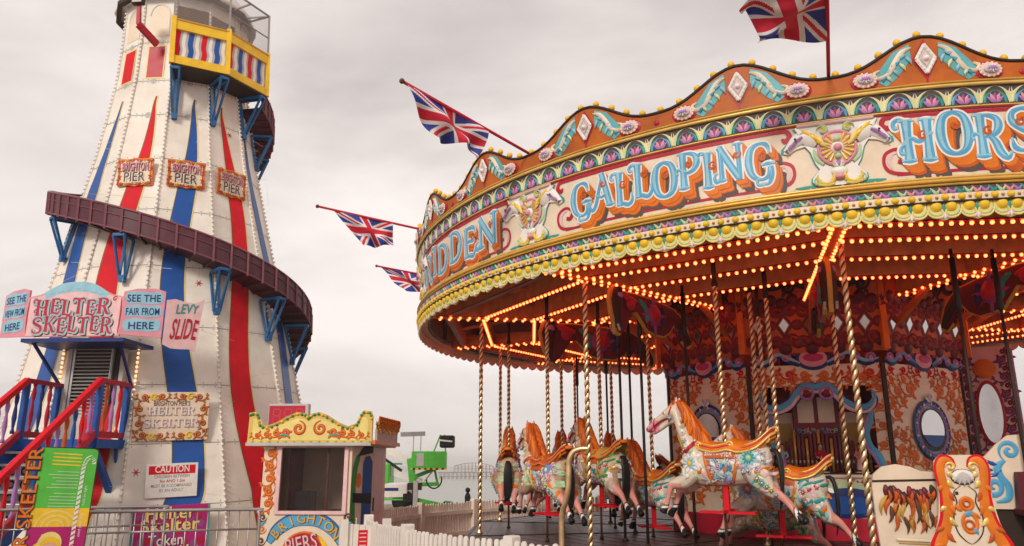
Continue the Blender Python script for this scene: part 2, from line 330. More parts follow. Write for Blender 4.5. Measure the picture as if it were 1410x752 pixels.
# ================================================================== SETTING
g = MB()
g.box((0, 12, -.05), (60, 46, .1), 'wood'); deckm = P['wood']
for i in range(120):
    x = -24 + i * .4
    g.box((x, 12, .003), (.012, 44, .004), 'darkbrown')
tag(g.build('pier_deck'), kind='structure')
wm = bpy.data.materials.new('sea_water'); wm.use_nodes = True; t = wm.node_tree; b = t.nodes['Principled BSDF']
b.inputs['Base Color'].default_value = (.30, .32, .28, 1); b.inputs['Roughness'].default_value = .32
n = t.nodes.new('ShaderNodeTexNoise'); n.inputs['Scale'].default_value = .35; n.inputs['Detail'].default_value = 8
c = t.nodes.new('ShaderNodeTexCoord'); mpp = t.nodes.new('ShaderNodeMapping'); mpp.inputs['Scale'].default_value = (.25, 1, 1)
t.links.new(c.outputs['Object'], mpp.inputs[0]); t.links.new(mpp.outputs[0], n.inputs[0])
bp = t.nodes.new('ShaderNodeBump'); bp.inputs['Strength'].default_value = .5; bp.inputs['Distance'].default_value = 1.2
t.links.new(n.outputs[0], bp.inputs['Height']); t.links.new(bp.outputs[0], b.inputs['Normal'])
g = MB(); P['sea'] = wm
g.add([(-3000, 34, -6), (3000, 34, -6), (3000, 5000, -6), (-3000, 5000, -6)], [(0, 1, 2, 3)], 'sea')
tag(g.build('sea'), kind='structure')

# ================================================================== CAROUSEL
CX, CY = 4.943, 13.02; RIM = 6.5; Z0 = 3.872          # Z0: bottom of the scalloped fringe
car = thing('carousel', 'large round fairground carousel with orange lit canopy and painted rounding boards', 'carousel', (CX, CY, 0))
SH = 253.6                                            # angle of one section boundary; twelve sections of 30 degrees
def pol(r, a, z): return (r * cos(R_(a)), r * sin(R_(a)), z)
def tl(p): return (p[0], p[1], p[2] + .0236 * p[0] + .0049 * p[1])     # the whole top leans a little
def rimf(a0, R=RIM - .04, zb=Z0, flare=.045):
    """(u along the rim, v above the fringe bottom, h out of the surface)"""
    def f(u, v, h):
        r = R + h + flare * max(0., v); a = R_(a0) + u / R
        return tl((r * cos(a), r * sin(a), zb + v))
    return f
VA, VB = 150, 312                                    # the stretch of rim that carries full ornament
U = lambda a: R_(a) * (RIM - .04)                             # angle -> arc
rf = rimf(0)
def band(mb, v0, v1, h0, h1, m, a0=0, a1=360, st=2.5, fn=rf, back=None):
    n = int(round((a1 - a0) / st)); vv = []
    for i in range(n + 1):
        u = U(a0 + (a1 - a0) * i / n); vv += [fn(u, v0, h0), fn(u, v1, h1)]
    mb.add(vv, [(2 * i, 2 * i + 2, 2 * i + 3, 2 * i + 1) for i in range(n)], m, True)
def torus_band(mb, v, h, r, m, a0=0, a1=360, st=2.5, n=6, fn=rf):
    N = int(round((a1 - a0) / st)); mb.tube([fn(U(a0 + (a1 - a0) * i / N), v, h) for i in range(N + 1)], r, m, n, False)

# --- rounding board
m = MB()
band(m, .41, 1.08, 0, 0, 'cream'); band(m, .16, .41, .03, .0, 'goldline')
band(m, .14, 1.30, -.10, -.10, 'backboard'); band(m, .14, .14, -.10, .03, 'backboard')
for a in range(0, 360, 15): m.box((0, 0, 0), (.04, .09, 1.0), 'wood', 0, Matrix.Translation(tl(pol(RIM - .15, a + 3, Z0 + .66))) @ Matrix.Rotation(R_(a + 3), 4, 'Z'))
for v in (.2, .75, 1.2): torus_band(m, v, -.125, .028, 'wood', n=4)
A = Art(rf, m)
for k in range(5):                                    # red border lines round each cream panel
    s0, s1 = SH - 90 + 30 * k + 4.4, SH - 60 + 30 * k - 4.4
    if s1 > VB: break
    u0, u1 = U(s0), U(s1); n = 28
    A.stroke([(u0 + (u1 - u0) * i / n, .47) for i in range(n + 1)], .028, 'crimson', .004, 0, (0, 0), raw=True)
    A.stroke([(u0 + (u1 - u0) * i / n, 1.035) for i in range(n + 1)], .032, 'crimson', .004, 0, (0, 0), raw=True)
    for s, uu in ((1, u0), (-1, u1)):
        A.stroke([(uu + s * .02, 1.035), (uu - s * .06, 1.03), (uu - s * .085, .97), (uu - s * .04, .93), (uu - s * .015, .965)], [.03, .045, .05, .05, .02], 'crimson', .005)
        A.stroke([(uu + s * .25, .47), (uu + s * .08, .472), (uu - s * .05, .50), (uu - s * .10, .58), (uu - s * .08, .68), (uu + s * .02, .72), (uu + s * .10, .665), (uu + s * .075, .59), (uu + s * .02, .6)], [.02, .03, .035, .03, .03, .03, .03, .045, .04], 'crimson', .005)
        A.stroke([(uu - s * .03, .52), (uu - s * .055, .6), (uu - s * .03, .67), (uu + s * .03, .685)], [.012, .035, .03, .01], 'palepink', .0048)
board = A.build('rounding_board', car)
# --- lettering
def word(t, a0, a1, vb, hg):
    B = Art(rf); u0, u1 = U(a0), U(a1); w = u1 - u0
    rise = lambda i: .06 * ((i % 2) * 2 - 1)
    lay = [(.26 - .01 * k, -.36 + .015 * k, .05, 'greyshadow', .006) for k in range(3)]
    lay += [(.17 - .0215 * k, -.25 + .031 * k, .08, ('deeporange', 'orange', 'orange', 'deeporange', 'orange', 'orange', 'orange', 'orange')[k], .008 + .0006 * k) for k in range(8)]
    lay += [(0, 0, .09, 'white', .015), (0, 0, .0, 'skyblue', .017), (-.015, .03, -.11, 'paleblue', .0185)]
    fancy(B, t, u0, vb, hg, w, lay, rise=rise)
    for i in range(len(t)):                            # orange flourishes threaded through the letters
        x = u0 + w * (i + .75) / (len(t) + .2)
        B.stroke(curl(x, vb + hg * (.55 + .2 * (i % 2)), hg * .13, 1., 1.2, i % 2 == 0, 14), hg * .07, 'deeporange', .0192, 0, raw=True)
    return B.build('painted_lettering', board)
word('RIDDEN', 196.2, 218.4, .565, .40); word('GALLOPING', 228.9, 248.6, .60, .37); word('HORSES', 258.4, 274.0, .60, .41)
# --- egg and dart frieze above the panels
m = MB(); band(m, 1.08, 1.28, .0, .035, 'greyshadow', VA, VB); band(m, 1.08, 1.28, 0, .035, 'orange', VB, 360 + VA)
A = Art(rf, m)
na = int((VB - VA) / 2.5)
for i in range(na):
    u = U(VA + 2.5 * i + 1.25); w = U(2.5)
    A.stroke([(u - w * .47, 1.10), (u - w * .42, 1.18), (u - w * .24, 1.24), (u, 1.262), (u + w * .24, 1.24), (u + w * .42, 1.18), (u + w * .47, 1.10)], [.03, .04, .035, .03, .035, .04, .03], 'limecream', .016, .016, n=3)
    A.stroke([(u - w * .34, 1.10), (u - w * .29, 1.17), (u, 1.225), (u + w * .29, 1.17), (u + w * .34, 1.10)], [.02, .035, .03, .035, .02], ('teal', 'skyblue')[i % 2], .012, .012, n=3)
    A.fill([(u - w * .5 - w * .2, 1.275), (u - w * .5 + w * .2, 1.275), (u - w * .5, 1.15)], 'paleyellow', .02)
    A.stroke([(u - w * .5, 1.095), (u - w * .44, 1.18), (u - w * .5, 1.27)], [.02, .03, .03], 'cream', .012, .016, n=3)
    A.stroke([(u + w * .5, 1.095), (u + w * .44, 1.18), (u + w * .5, 1.27)], [.02, .03, .03], 'cream', .012, .016, n=3)
    for q, mm in ((-.9, 'violet'), (-.45, 'pink'), (0, 'purple'), (.45, 'pink'), (.9, 'violet')):
        A.leaf(u, 1.105, .12 - .025 * abs(q), .042, PI / 2 - q, mm, .014, .012, 0)
torus_band(m, 1.285, .05, .018, 'goldline'); torus_band(m, 1.315, .055, .012, 'ochre'); torus_band(m, 1.085, .01, .010, 'goldline', VA, VB); torus_band(m, 1.065, .01, .007, 'crimson', VA, VB)
m.build('egg_and_dart_frieze', car)
# --- mouldings below the panels
m = MB()
torus_band(m, .395, .035, .014, 'goldline'); torus_band(m, .36, .05, .020, 'gold'); torus_band(m, .325, .045, .012, 'ochre')
band(m, .235, .31, .045, .035, 'greyshadow'); band(m, .165, .24, .05, .045, 'cream'); torus_band(m, .16, .055, .011, 'darkbrown')
A = Art(rf, m)
for i in range(int((VB - VA) / .625)):
    u = U(VA + .625 * i); w = U(.625)
    A.stroke([(u - w * .6, .30), (u - w * .2, .265), (u + w * .1, .248), (u + w * .5, .285)], [.01, .028, .03, .012], ('teal', 'palegreen', 'pink', 'violet')[i % 4], .042, .012, n=3)
    if i % 2 == 0: A.disc(u, .415 - .004, .016, 'goldline', .01, .014, 6)
for i in range(int((VB - VA) / 1.25)):
    u = U(VA + 1.25 * i); A.disc(u, .203, .034, 'yellow', .05, .030, 9); A.disc(u + U(.62), .203, .016, 'ochre', .05, .02, 6)
m.build('cornice_moulding', car)
# --- scalloped fringe, closed round the whole rim
m = MB(); A = Art(rf, m)
for i in range(144):
    a = 2.5 * i + SH - 240 - 1.25; u = U(a + 1.25); w = U(2.5) * .5 * .98
    pl = [(u - w, .17), (u + w, .17), (u + w, .10), (u + w * .9, .06), (u + w * .62, .025), (u + w * .25, .004), (u, -.008), (u - w * .25, .004), (u - w * .62, .025), (u - w * .9, .06), (u - w, .10)]
    ang = a % 360; inb = VA < ang < VB
    m.prism(pl, rf, .01, .035, 'paleyellow' if inb else 'backboard', 'backboard')
    if not inb: continue
    for s in (-1, 1):
        A.disc(u + s * w * .46, .125, .062, 'yellow', .036, .03, 10, .85, .85)
        A.ring(u + s * w * .46, .112, .072, .014, 'palegreen', .038, .006, .95, 1., 10, PI * 1.05, PI * 1.95)
        A.ring(u + s * w * .46, .108, .092, .018, 'paleyellow', .040, .008, .92, 1., 10, PI * 1.05, PI * 1.95)
    A.leaf(u, .07, .10, .03, PI / 2, 'teal', .038, .012, 0)
    for q in (-.6, 0, .6): A.leaf(u, .05, .055, .03, -PI / 2 + q, 'palepink' if q else 'white', .044, .012, 0)
m.build('scalloped_fringe', car)
# --- wavy crest
def crest_v(a): return 1.30 + .20 + .31 * (.5 - .5 * cos(2 * PI * (a - SH) / 15.)) ** 1.35
m = MB(); n = 360
vv = []
for i in range(n + 1):
    a = i * 1.; u = U(a); c = crest_v(a)
    vv += [rf(u, 1.30, .03), rf(u, c, .03), rf(u, c, -.03), rf(u, 1.30, -.03)]
m.add(vv, [(4 * i, 4 * i + 4, 4 * i + 5, 4 * i + 1) for i in range(n)], 'crestorange', False)
m.add(vv, [(4 * i + 1, 4 * i + 5, 4 * i + 6, 4 * i + 2) for i in range(n)], 'darkbrown', False)
m.add(vv, [(4 * i + 2, 4 * i + 6, 4 * i + 7, 4 * i + 3) for i in range(n)], 'backboard', False)
m.tube([rf(U(i * .75), crest_v(i * .75) + .003, .03) for i in range(481)], .017, 'darkbrown', 5, False)
A = Art(rf, m)
for k in range(12):
    a = SH + 15 + 30 * (k - 6)
    if VA < a < VB: A.disc(U(a), 1.395, .03, 'crimson', .035, .01)
crest = m.build('crest_board', car)
def motif(a):
    A = Art(rf); u = U(a); v = 1.575
    for s in (-1, 1):
        b = [(u + s * .13, v + .17), (u + s * .28, v + .10), (u + s * .42, v - .08), (u + s * .47, v - .16), (u + s * .36, v - .235), (u + s * .26, v - .16), (u + s * .12, v + .02)]
        A.fill(b, 'ornteal', .034)
        A.stroke([(u + s * .12, v + .13), (u + s * .20, v + .09), (u + s * .27, v - .01), (u + s * .34, v - .12), (u + s * .43, v - .15), (u + s * .46, v - .10), (u + s * .41, v - .07)], [.02, .05, .055, .045, .04, .035, .02], 'cream', .04, .03)
        for q, l in ((0, .12), (1, .12), (2, .10), (3, .08)):
            A.leaf(u + s * (.17 + .06 * q), v + .06 - .06 * q, l, .04, (-.6 if s > 0 else PI + .6) - s * .2 * q, 'skyblue' if q % 2 else 'paleblue', .045, .02, .5 * s)
            A.leaf(u + s * (.17 + .06 * q), v + .04 - .06 * q, l * .8, .032, -1.5 - s * .4, 'limecream' if q % 2 else 'paleblue', .045, .018, -.4 * s)
    d = lambda k, dx=0: [(u, v + .185 * k), (u + .105 * k, v), (u, v - .185 * k), (u - .105 * k, v)]
    A.fill(d(1.12), 'crimson', .036); A.fill(d(.88), 'white', .045)
    p = d(.78); 
    for i in range(4): A.line(p[i], p[(i + 1) % 4], .035, 'white', .05, 2, .02)
    A.fill(d(.5), 'lightgrey', .052); A.fill(d(.4), 'palepink', .056); A.disc(u, v, .03, 'white', .06, .03, 8)
    for i in range(4):
        for j in range(4): A.disc(p[i][0] + (p[(i + 1) % 4][0] - p[i][0]) * j / 4, p[i][1] + (p[(i + 1) % 4][1] - p[i][1]) * j / 4, .013, 'cream', .06, .008, 6)
    A.line((u, v - .2), (u, v - .25), .018, 'crimson', .036); A.disc(u, v - .255, .026, 'crimson', .037, .01)
    return A.build('diamond_jewel', crest)
def rosette(a):
    A = Art(rf); u = U(a); v = 1.415
    A.disc(u, v, .115, 'crimson', .036, .02, 18, 1.12, .82); A.disc(u, v, .09, 'palepink', .058, .02, 18, 1.15, .8)
    for i in range(14):
        t_ = 2 * PI * i / 14; A.disc(u + .085 * 1.1 * cos(t_), v + .085 * .78 * sin(t_), .015, 'cream', .06, .010, 6)
    A.disc(u, v, .058, 'lightgrey', .082, .015, 14, 1.2, .75); A.disc(u, v, .034, 'violet', .098, .015, 10, 1.25, .7)
    for i in range(8):
        t_ = 2 * PI * i / 8; A.leaf(u, v, .05, .015, t_, 'white', .10, .006, 0)
    return A.build('rosette', crest)
for k in range(-7, 4):
    a = SH + 7.5 + 15 * k
    if VA < a < VB: motif(a)
    for da in (-2.65, 2.65):
        if VA < SH + 15 * k + da < VB: rosette(SH + 15 * k + da)
# --- amber lamps along the crest
lb = MB(); lb.ball((0, 0, .010), .037, 'amber', 10, 6); lb.lathe([(.02, -.03), (.022, .0)], 'ochre', 6)
lamp0 = None; a = VA; rest = MB()
while a < VA + 360:
    p = rf(U(a), crest_v(a) + .035, .0)
    if VA < a < 282:
        if lamp0 is None: lamp0 = lb.build('crest_lamp', car, p)
        else: mcopy(lamp0, car, p)
    else: rest.ball(p, .044, 'amber', 6, 4)
    sl_ = abs(crest_v(a + .5) - crest_v(a - .5)) / U(1.)
    a += .205 / U(1.) / math.hypot(1, sl_)
tag(rest.build('crest_lamps_behind', car), kind='stuff')
# --- horse head shields on the section boundaries
def shield(a):
    A = Art(rf); u = U(a)
    X = lambda s, pts: [(u + s * x, y) for x, y in pts]
    half = [(0, 1.05), (.28, 1.055), (.36, 1.03), (.33, .985), (.47, .84), (.475, .80), (.44, .785), (.36, .83), (.28, .845), (.235, .78), (.20, .66), (.165, .60), (.20, .56), (.235, .52), (.24, .475), (.19, .43), (0, .425)]
    o = [(u + x * 1.06, y + (.006 if y > .7 else -.004)) for x, y in half] + [(u - x * 1.06, y + (.006 if y > .7 else -.004)) for x, y in half[::-1][1:-1]]
    A.fill(o, 'teal', .007)
    A.mb.prism([(u + x, y) for x, y in half] + [(u - x, y) for x, y in half[::-1][1:-1]], rf, .002, .02, 'white')
    for s in (-1, 1):
        A.stroke(X(s, [(.18, .84), (.26, .93), (.33, .93), (.40, .87), (.445, .81)]), [.06, .16, .13, .09, .075], 'white', .022, .055)       # horse's neck and head
        A.stroke(X(s, [(.30, .93), (.36, .90), (.43, .825)]), [.03, .04, .03], 'violet', .06, .02)
        A.stroke(X(s, [(.31, .965), (.355, 1.03)]), [.05, .012], 'white', .06, .015); A.disc(u + s * .365, .905, .012, 'darkbrown', .095, .008, 6)
        A.disc(u + s * .445, .812, .01, 'purple', .075, .006, 6)
        for q in range(5): A.leaf(u + s * (.30 - .035 * q), 1.0 - .02 * q, .15, .045, (PI + .5 if s > 0 else -.5) + s * .12 * q, ('yellow', 'paleyellow', 'gold')[q % 3], .06, .025, .5 * s)
        A.stroke([(u + s * p[0], p[1]) for p in curl(.11, .985, .06, 0, 1.2, True, 16)], .028, 'palegreen', .03, .02, raw=True)
        A.stroke([(u + s * p[0], p[1]) for p in curl(.11, .985, .03, 0, 1., True, 10)], .02, 'yellow', .04, .015, raw=True)
        A.stroke(X(s, [(.205, .80), (.185, .70), (.13, .64)]), [.02, .04, .03], 'palegreen', .026, .02)
        A.stroke([(u + s * (.12 + .075 * cos(t_)), .515 + .075 * sin(t_)) for t_ in [PI * .75 + i * .33 for i in range(14)]], .04, 'yellow', .028, .025, raw=True)
        A.stroke([(u + s * p[0], p[1]) for p in curl(.19, .475, .045, 1.2, 1.2, False, 12)], .025, 'palegreen', .03, .02, raw=True)
        A.stroke(X(s, [(.05, .44), (.12, .435), (.22, .45)]), [.02, .035, .015], 'paleyellow', .03, .015)
    A.disc(u, .79, .175, 'palepink', .024, .02, 26); A.ring(u, .79, .165, .03, 'pink', .036, .014)
    for i in range(18):
        t_ = 2 * PI * i / 18
        if abs(cos(t_)) > .25: A.stroke([(u + .055 * cos(t_), .79 + .055 * sin(t_)), (u + .145 * cos(t_), .79 + .15 * sin(t_))], [.012, .036], 'gold', .046, .014)
    A.disc(u, .785, .06, 'white', .05, .03, 14); A.disc(u, .78, .04, 'pink', .07, .035, 12); A.disc(u, .87, .03, 'palegreen', .06, .02, 10); A.disc(u, .70, .028, 'palegreen', .06, .02, 10)
    A.disc(u, .56, .06, 'white', .03, .03, 12, 1.2, .8); A.disc(u, .50, .045, 'pink', .035, .03, 12, 1.3, .6); A.leaf(u, .60, .07, .06, PI / 2, 'violet', .04, .02, 0)
    for q in (-.8, -.4, .4, .8): A.leaf(u, .58, .09, .03, PI / 2 + q, 'palegreen' if abs(q) > .5 else 'white', .035, .02, 0)
    A.line((u - .34, 1.055), (u + .34, 1.055), .03, 'palepink', .03, 4, .02)
    A.line((u - .30, .437), (u - .25, .437), .03, 'teal', .006); A.line((u + .25, .437), (u + .33, .437), .03, 'teal', .006)
    A.stroke(X(1, [(.22, .437), (.31, .437), (.40, .44)]), [.03, .03, .01], 'teal', .006); A.stroke(X(-1, [(.22, .437), (.31, .437), (.40, .44)]), [.03, .03, .01], 'teal', .006)
    return A.build('horse_head_shield', board)
for k in range(-3, 2): shield(SH + 30 * k)

# --- roof, beams and ceiling
m = MB(); n = 48
vv = []
for i in range(n):
    a = 360 / n * i; vv += [tl(pol(RIM - .02, a, Z0 + 1.32)), tl(pol(.5, a, Z0 + 2.3)), tl(pol(RIM - .12, a, Z0 + .62)), tl(pol(1.9, a, Z0 + 1.15))]
m.add(vv, [(4 * i, (4 * i + 4) % (4 * n), (4 * i + 5) % (4 * n), 4 * i + 1) for i in range(n)], 'canvas')
m.add(vv, [(4 * i + 2, (4 * i + 6) % (4 * n), (4 * i + 7) % (4 * n), 4 * i + 3) for i in range(n)], 'darkred')
m.build('canvas_roof', car)
ZB = 4.02; bulbs = []
def cat(p): return Vector(tl(p))
for k in range(12):
    a = SH + 30 * k; m = MB(); nrm = Vector((-sin(R_(a)), cos(R_(a)), 0))
    m.bar(cat(pol(1.9, a, ZB + .10)), cat(pol(6.36, a, ZB + .10)), .10, .2, 'beam')
    m.bar(cat(pol(1.9, a, ZB - .012)), cat(pol(6.36, a, ZB - .012)), .13, .022, 'ceil')
    m.bar(cat(pol(2.2, a, ZB - .5)), cat(pol(3.0, a, ZB - .02)), .07, .07, 'ceil'); m.bar(cat(pol(6.3, a, ZB - .0)), cat(pol(6.3, a, Z0 + .75)), .1, .08, 'beam')
    m.build('radial_beam', car)
    for s in (-1, 1):
        for i in range(29): bulbs.append(cat(pol(2.1 + .147 * i, a, ZB - .03)) + nrm * (.062 * s))
    for j, rr in enumerate((6.12, 5.55, 4.72, 3.70)):
        p, q = cat(pol(rr, a, ZB + .07)), cat(pol(rr, a + 30, ZB + .07)); m = MB()
        m.bar(p + Vector((0, 0, .05)), q + Vector((0, 0, .05)), .07, .24, 'beam'); m.bar(p + Vector((0, 0, -.075)), q + Vector((0, 0, -.075)), .085, .012, 'darkred'); m.build('cross_beam', car)
        d = (q - p); N = int(d.length / .098)
        for i in range(1, N if (j or 195 < a % 360 < 300) else 0): bulbs.append(p + d * (i / N) + Vector((0, 0, -.095)) - Vector((cos(R_(a + 15)), sin(R_(a + 15)), 0)) * .0)
    m = MB(); m.bar(cat(pol(5.9, a + 11, ZB + .14)), cat(pol(4.6, a + 20, ZB + .2)), .16, .02, 'canvas'); m.build('lit_canvas_strip', car)  # canvas strip; daylight glowing through the roof is put into its bright orange
cw = Vector((-CX, -CY, CAM_H))
def inview(p):
    q = p - cw; return q.y * .97 > 0 and -.60 < q.x / max(.1, q.y) < .72
bulbs.sort(key=lambda p: (0 if inview(p) else 1, (p - cw).length))
bb = MB(); bb.ball((0, 0, -.005), .021, 'bulb', 8, 5); bb.lathe([(.014, .01), (.016, .04)], 'brass', 6)
b0 = bb.build('ceiling_bulb', car, bulbs[0])
for p in bulbs[1:100]: mcopy(b0, car, p)
rest = MB()
for p in bulbs[100:]: rest.ball(p, .021, 'bulb', 6, 4)
tag(rest.build('ceiling_bulbs', car), kind='stuff')

# --- platform
m = MB(); R1 = 5.78
out_ = [pol(R1, SH + 30 * k, 0) for k in range(12)]; inn = [pol(1.6, SH + 30 * k, 0) for k in range(12)]
for z, w in ((.65, 1),):
    m.add([(x, y, z) for x, y, _ in out_ + inn], [(i, (i + 1) % 12, 12 + (i + 1) % 12, 12 + i) for i in range(12)], 'platform')
m.add([(x, y, .65) for x, y, _ in out_] + [(x, y, .50) for x, y, _ in out_], [(i + 12, (i + 1) % 12 + 12, (i + 1) % 12, i) for i in range(12)], 'darkbrown')
m.add([(x * .99, y * .99, .50) for x, y, _ in out_] + [(x * .97, y * .97, .02) for x, y, _ in out_], [(i + 12, (i + 1) % 12 + 12, (i + 1) % 12, i) for i in range(12)], 'darkred')
for k in range(12):                                    # plank joints and edge strips
    for j in range(1, 14):
        r = 1.6 + (R1 - 1.6) * j / 14
        p, q = Vector(pol(r, SH + 30 * k, .6515)), Vector(pol(r, SH + 30 * k + 30, .6515)); m.bar(p, q, .012, .003, 'black')
    m.bar(pol(1.7, SH + 30 * k, .655), pol(R1 - .02, SH + 30 * k, .655), .05, .012, 'darkbrown')
    m.bar(pol(R1 - .01, SH + 30 * k, .645), pol(R1 - .01, SH + 30 * k + 30, .645), .05, .03, 'greyshadow')
m.build('platform', car)

# --- twisted brass poles
def twisted(z0, z1, r=.024, pitch=.20, n=12):
    v = []; f = []; N = int((z1 - z0) / .015)
    for i in range(N + 1):
        z = z0 + (z1 - z0) * i / N; ph = 2 * PI * z / pitch
        for k in range(n):
            th = 2 * PI * k / n; rr = r * (1.04 + .20 * cos(2 * th)); v.append((rr * cos(th + ph), rr * sin(th + ph), z))
    for i in range(N):
        for k in range(n): j = (k + 1) % n; f.append((i * n + k, i * n + j, i * n + n + j, i * n + n + k))
    return v, f
def add_twist(mb, v, f, n=12):
    dark = [i for i in range(len(f)) if (i % n) % 6 in (2, 3)]; ds = set(dark); o = len(mb.v)
    mb.add(v, [f[i] for i in range(len(f)) if i not in ds], 'brass', True)
    k = mb.mi('brown')  # groove faces in brown: shade between the ridges put into the colour
    for i in dark: mb.f.append(tuple(j + o for j in f[i])); mb.fm.append(k); mb.sm.append(True)
pm_ = MB(); v, f = twisted(.66, 4.02, .027); add_twist(pm_, v, f)
pm_.lathe([(.05, 3.96), (.06, 4.02)], 'darkbrown', 10); pm_.lathe([(.05, .651), (.05, .67), (.034, .70), (.03, .72)], 'brass', 12); pass
pole0 = pm_.build('stanchion_pole', car, pol(5.51, 189.6, 0))
for r, a in ((5.5, 222.8), (5.5, 254.4), (5.5, 285), (5.5, 160), (5.5, 130), (5.5, 100), (3.1, 257.4), (3.2, 238.6), (5.5, 35)): mcopy(pole0, car, pol(r, a, 0))
dk = MB(); dk.tube([(0, 0, .655), (0, 0, 4.0)], .019, 'darkbrown', 8); dk.lathe([(.045, .651), (.04, .68), (.02, .70)], 'darkbrown', 10); dk.lathe([(.02, 3.3), (.035, 3.34), (.03, 3.9)], 'black', 8)
dk0 = dk.build('drive_pole', car, pol(4.8, 269.6, 0))
for r, a in ((4.8, 275.3), (4.95, 20), (4.0, 30), (4.2, 300), (4.0, 211.7), (4.4, 222.5), (3.2, 196), (4.0, 228.5), (3.4, 160), (5.0, 135)): mcopy(dk0, car, pol(r, a, 0))
# brass grab rail on the near stanchion
q = Vector(pol(5.5, 222.8, 0)); ta = Vector((sin(R_(222.8)), -cos(R_(222.8)), 0)); ra = Vector((cos(R_(222.8)), sin(R_(222.8)), 0))
m = MB(); hp = [(.0, 1.84), (.08, 1.84), (.16, 1.80), (.21, 1.68), (.22, 1.50), (.235, 1.35), (.28, 1.22), (.33, 1.10), (.345, .95), (.345, .62)]
m.tube([q + ta * x + ra * .12 * min(1, x / .2) + Vector((0, 0, z)) for x, z in spline(hp, 5)], .034, 'brass', 10)
m.build('grab_rail', car)

# --- centre housing: an eight-sided painted screen
AP = 2.17; HW = .895
def facef(a, ap=AP):
    n_ = Vector((cos(R_(a)), sin(R_(a)), 0)); u_ = Vector((-sin(R_(a)), cos(R_(a)), 0))
    return lambda u, v, h: tuple(n_ * (ap + h) + u_ * u + Vector((0, 0, v)))
FA = 253.5
def oval_mirror(A, u, v, rx, ry, tall=False):
    A.disc(u, v, 1, 'paleblue', .006, .03, 28, rx * 1.36, ry * 1.33); A.ring(u, v, 1, .045, 'navy', .03, .01, rx * 1.33, ry * 1.30, 30); A.ring(u, v, 1, .03, 'violet', .04, .02, rx * 1.1, ry * 1.1, 30)
    for i in range(26):
        t_ = 2 * PI * i / 26; A.leaf(u + rx * 1.06 * cos(t_), v + ry * 1.06 * sin(t_), .07, .03, t_, 'skyblue' if i % 2 else 'white', .038, .012, 0)
    A.disc(u, v, 1, 'black', .04, 0, 28, rx * .98, ry * .98); A.disc(u, v + .02, 1, 'mirror', .044, 0, 28, rx * .86, ry * .84)
    for s in (1, -1):
        for q in (-.9, -.45, 0, .45, .9): A.leaf(u, v + s * ry * 1.25, .13, .05, s * PI / 2 + q, ('palepink', 'paleblue', 'white')[int(abs(q) * 2.3)], .045, .02, 0)
def curls(A, u, v, s, fl=1, m1='orange', m2='deeporange'):
    A.scroll(u, v, s, m1, m2, fl, 0., .004, .01); A.stroke(curl(u + fl * s * .3, v + s * .45, s * .22, 0, 1.3, fl > 0, 16), s * .09, m1, .008, .008, raw=True)
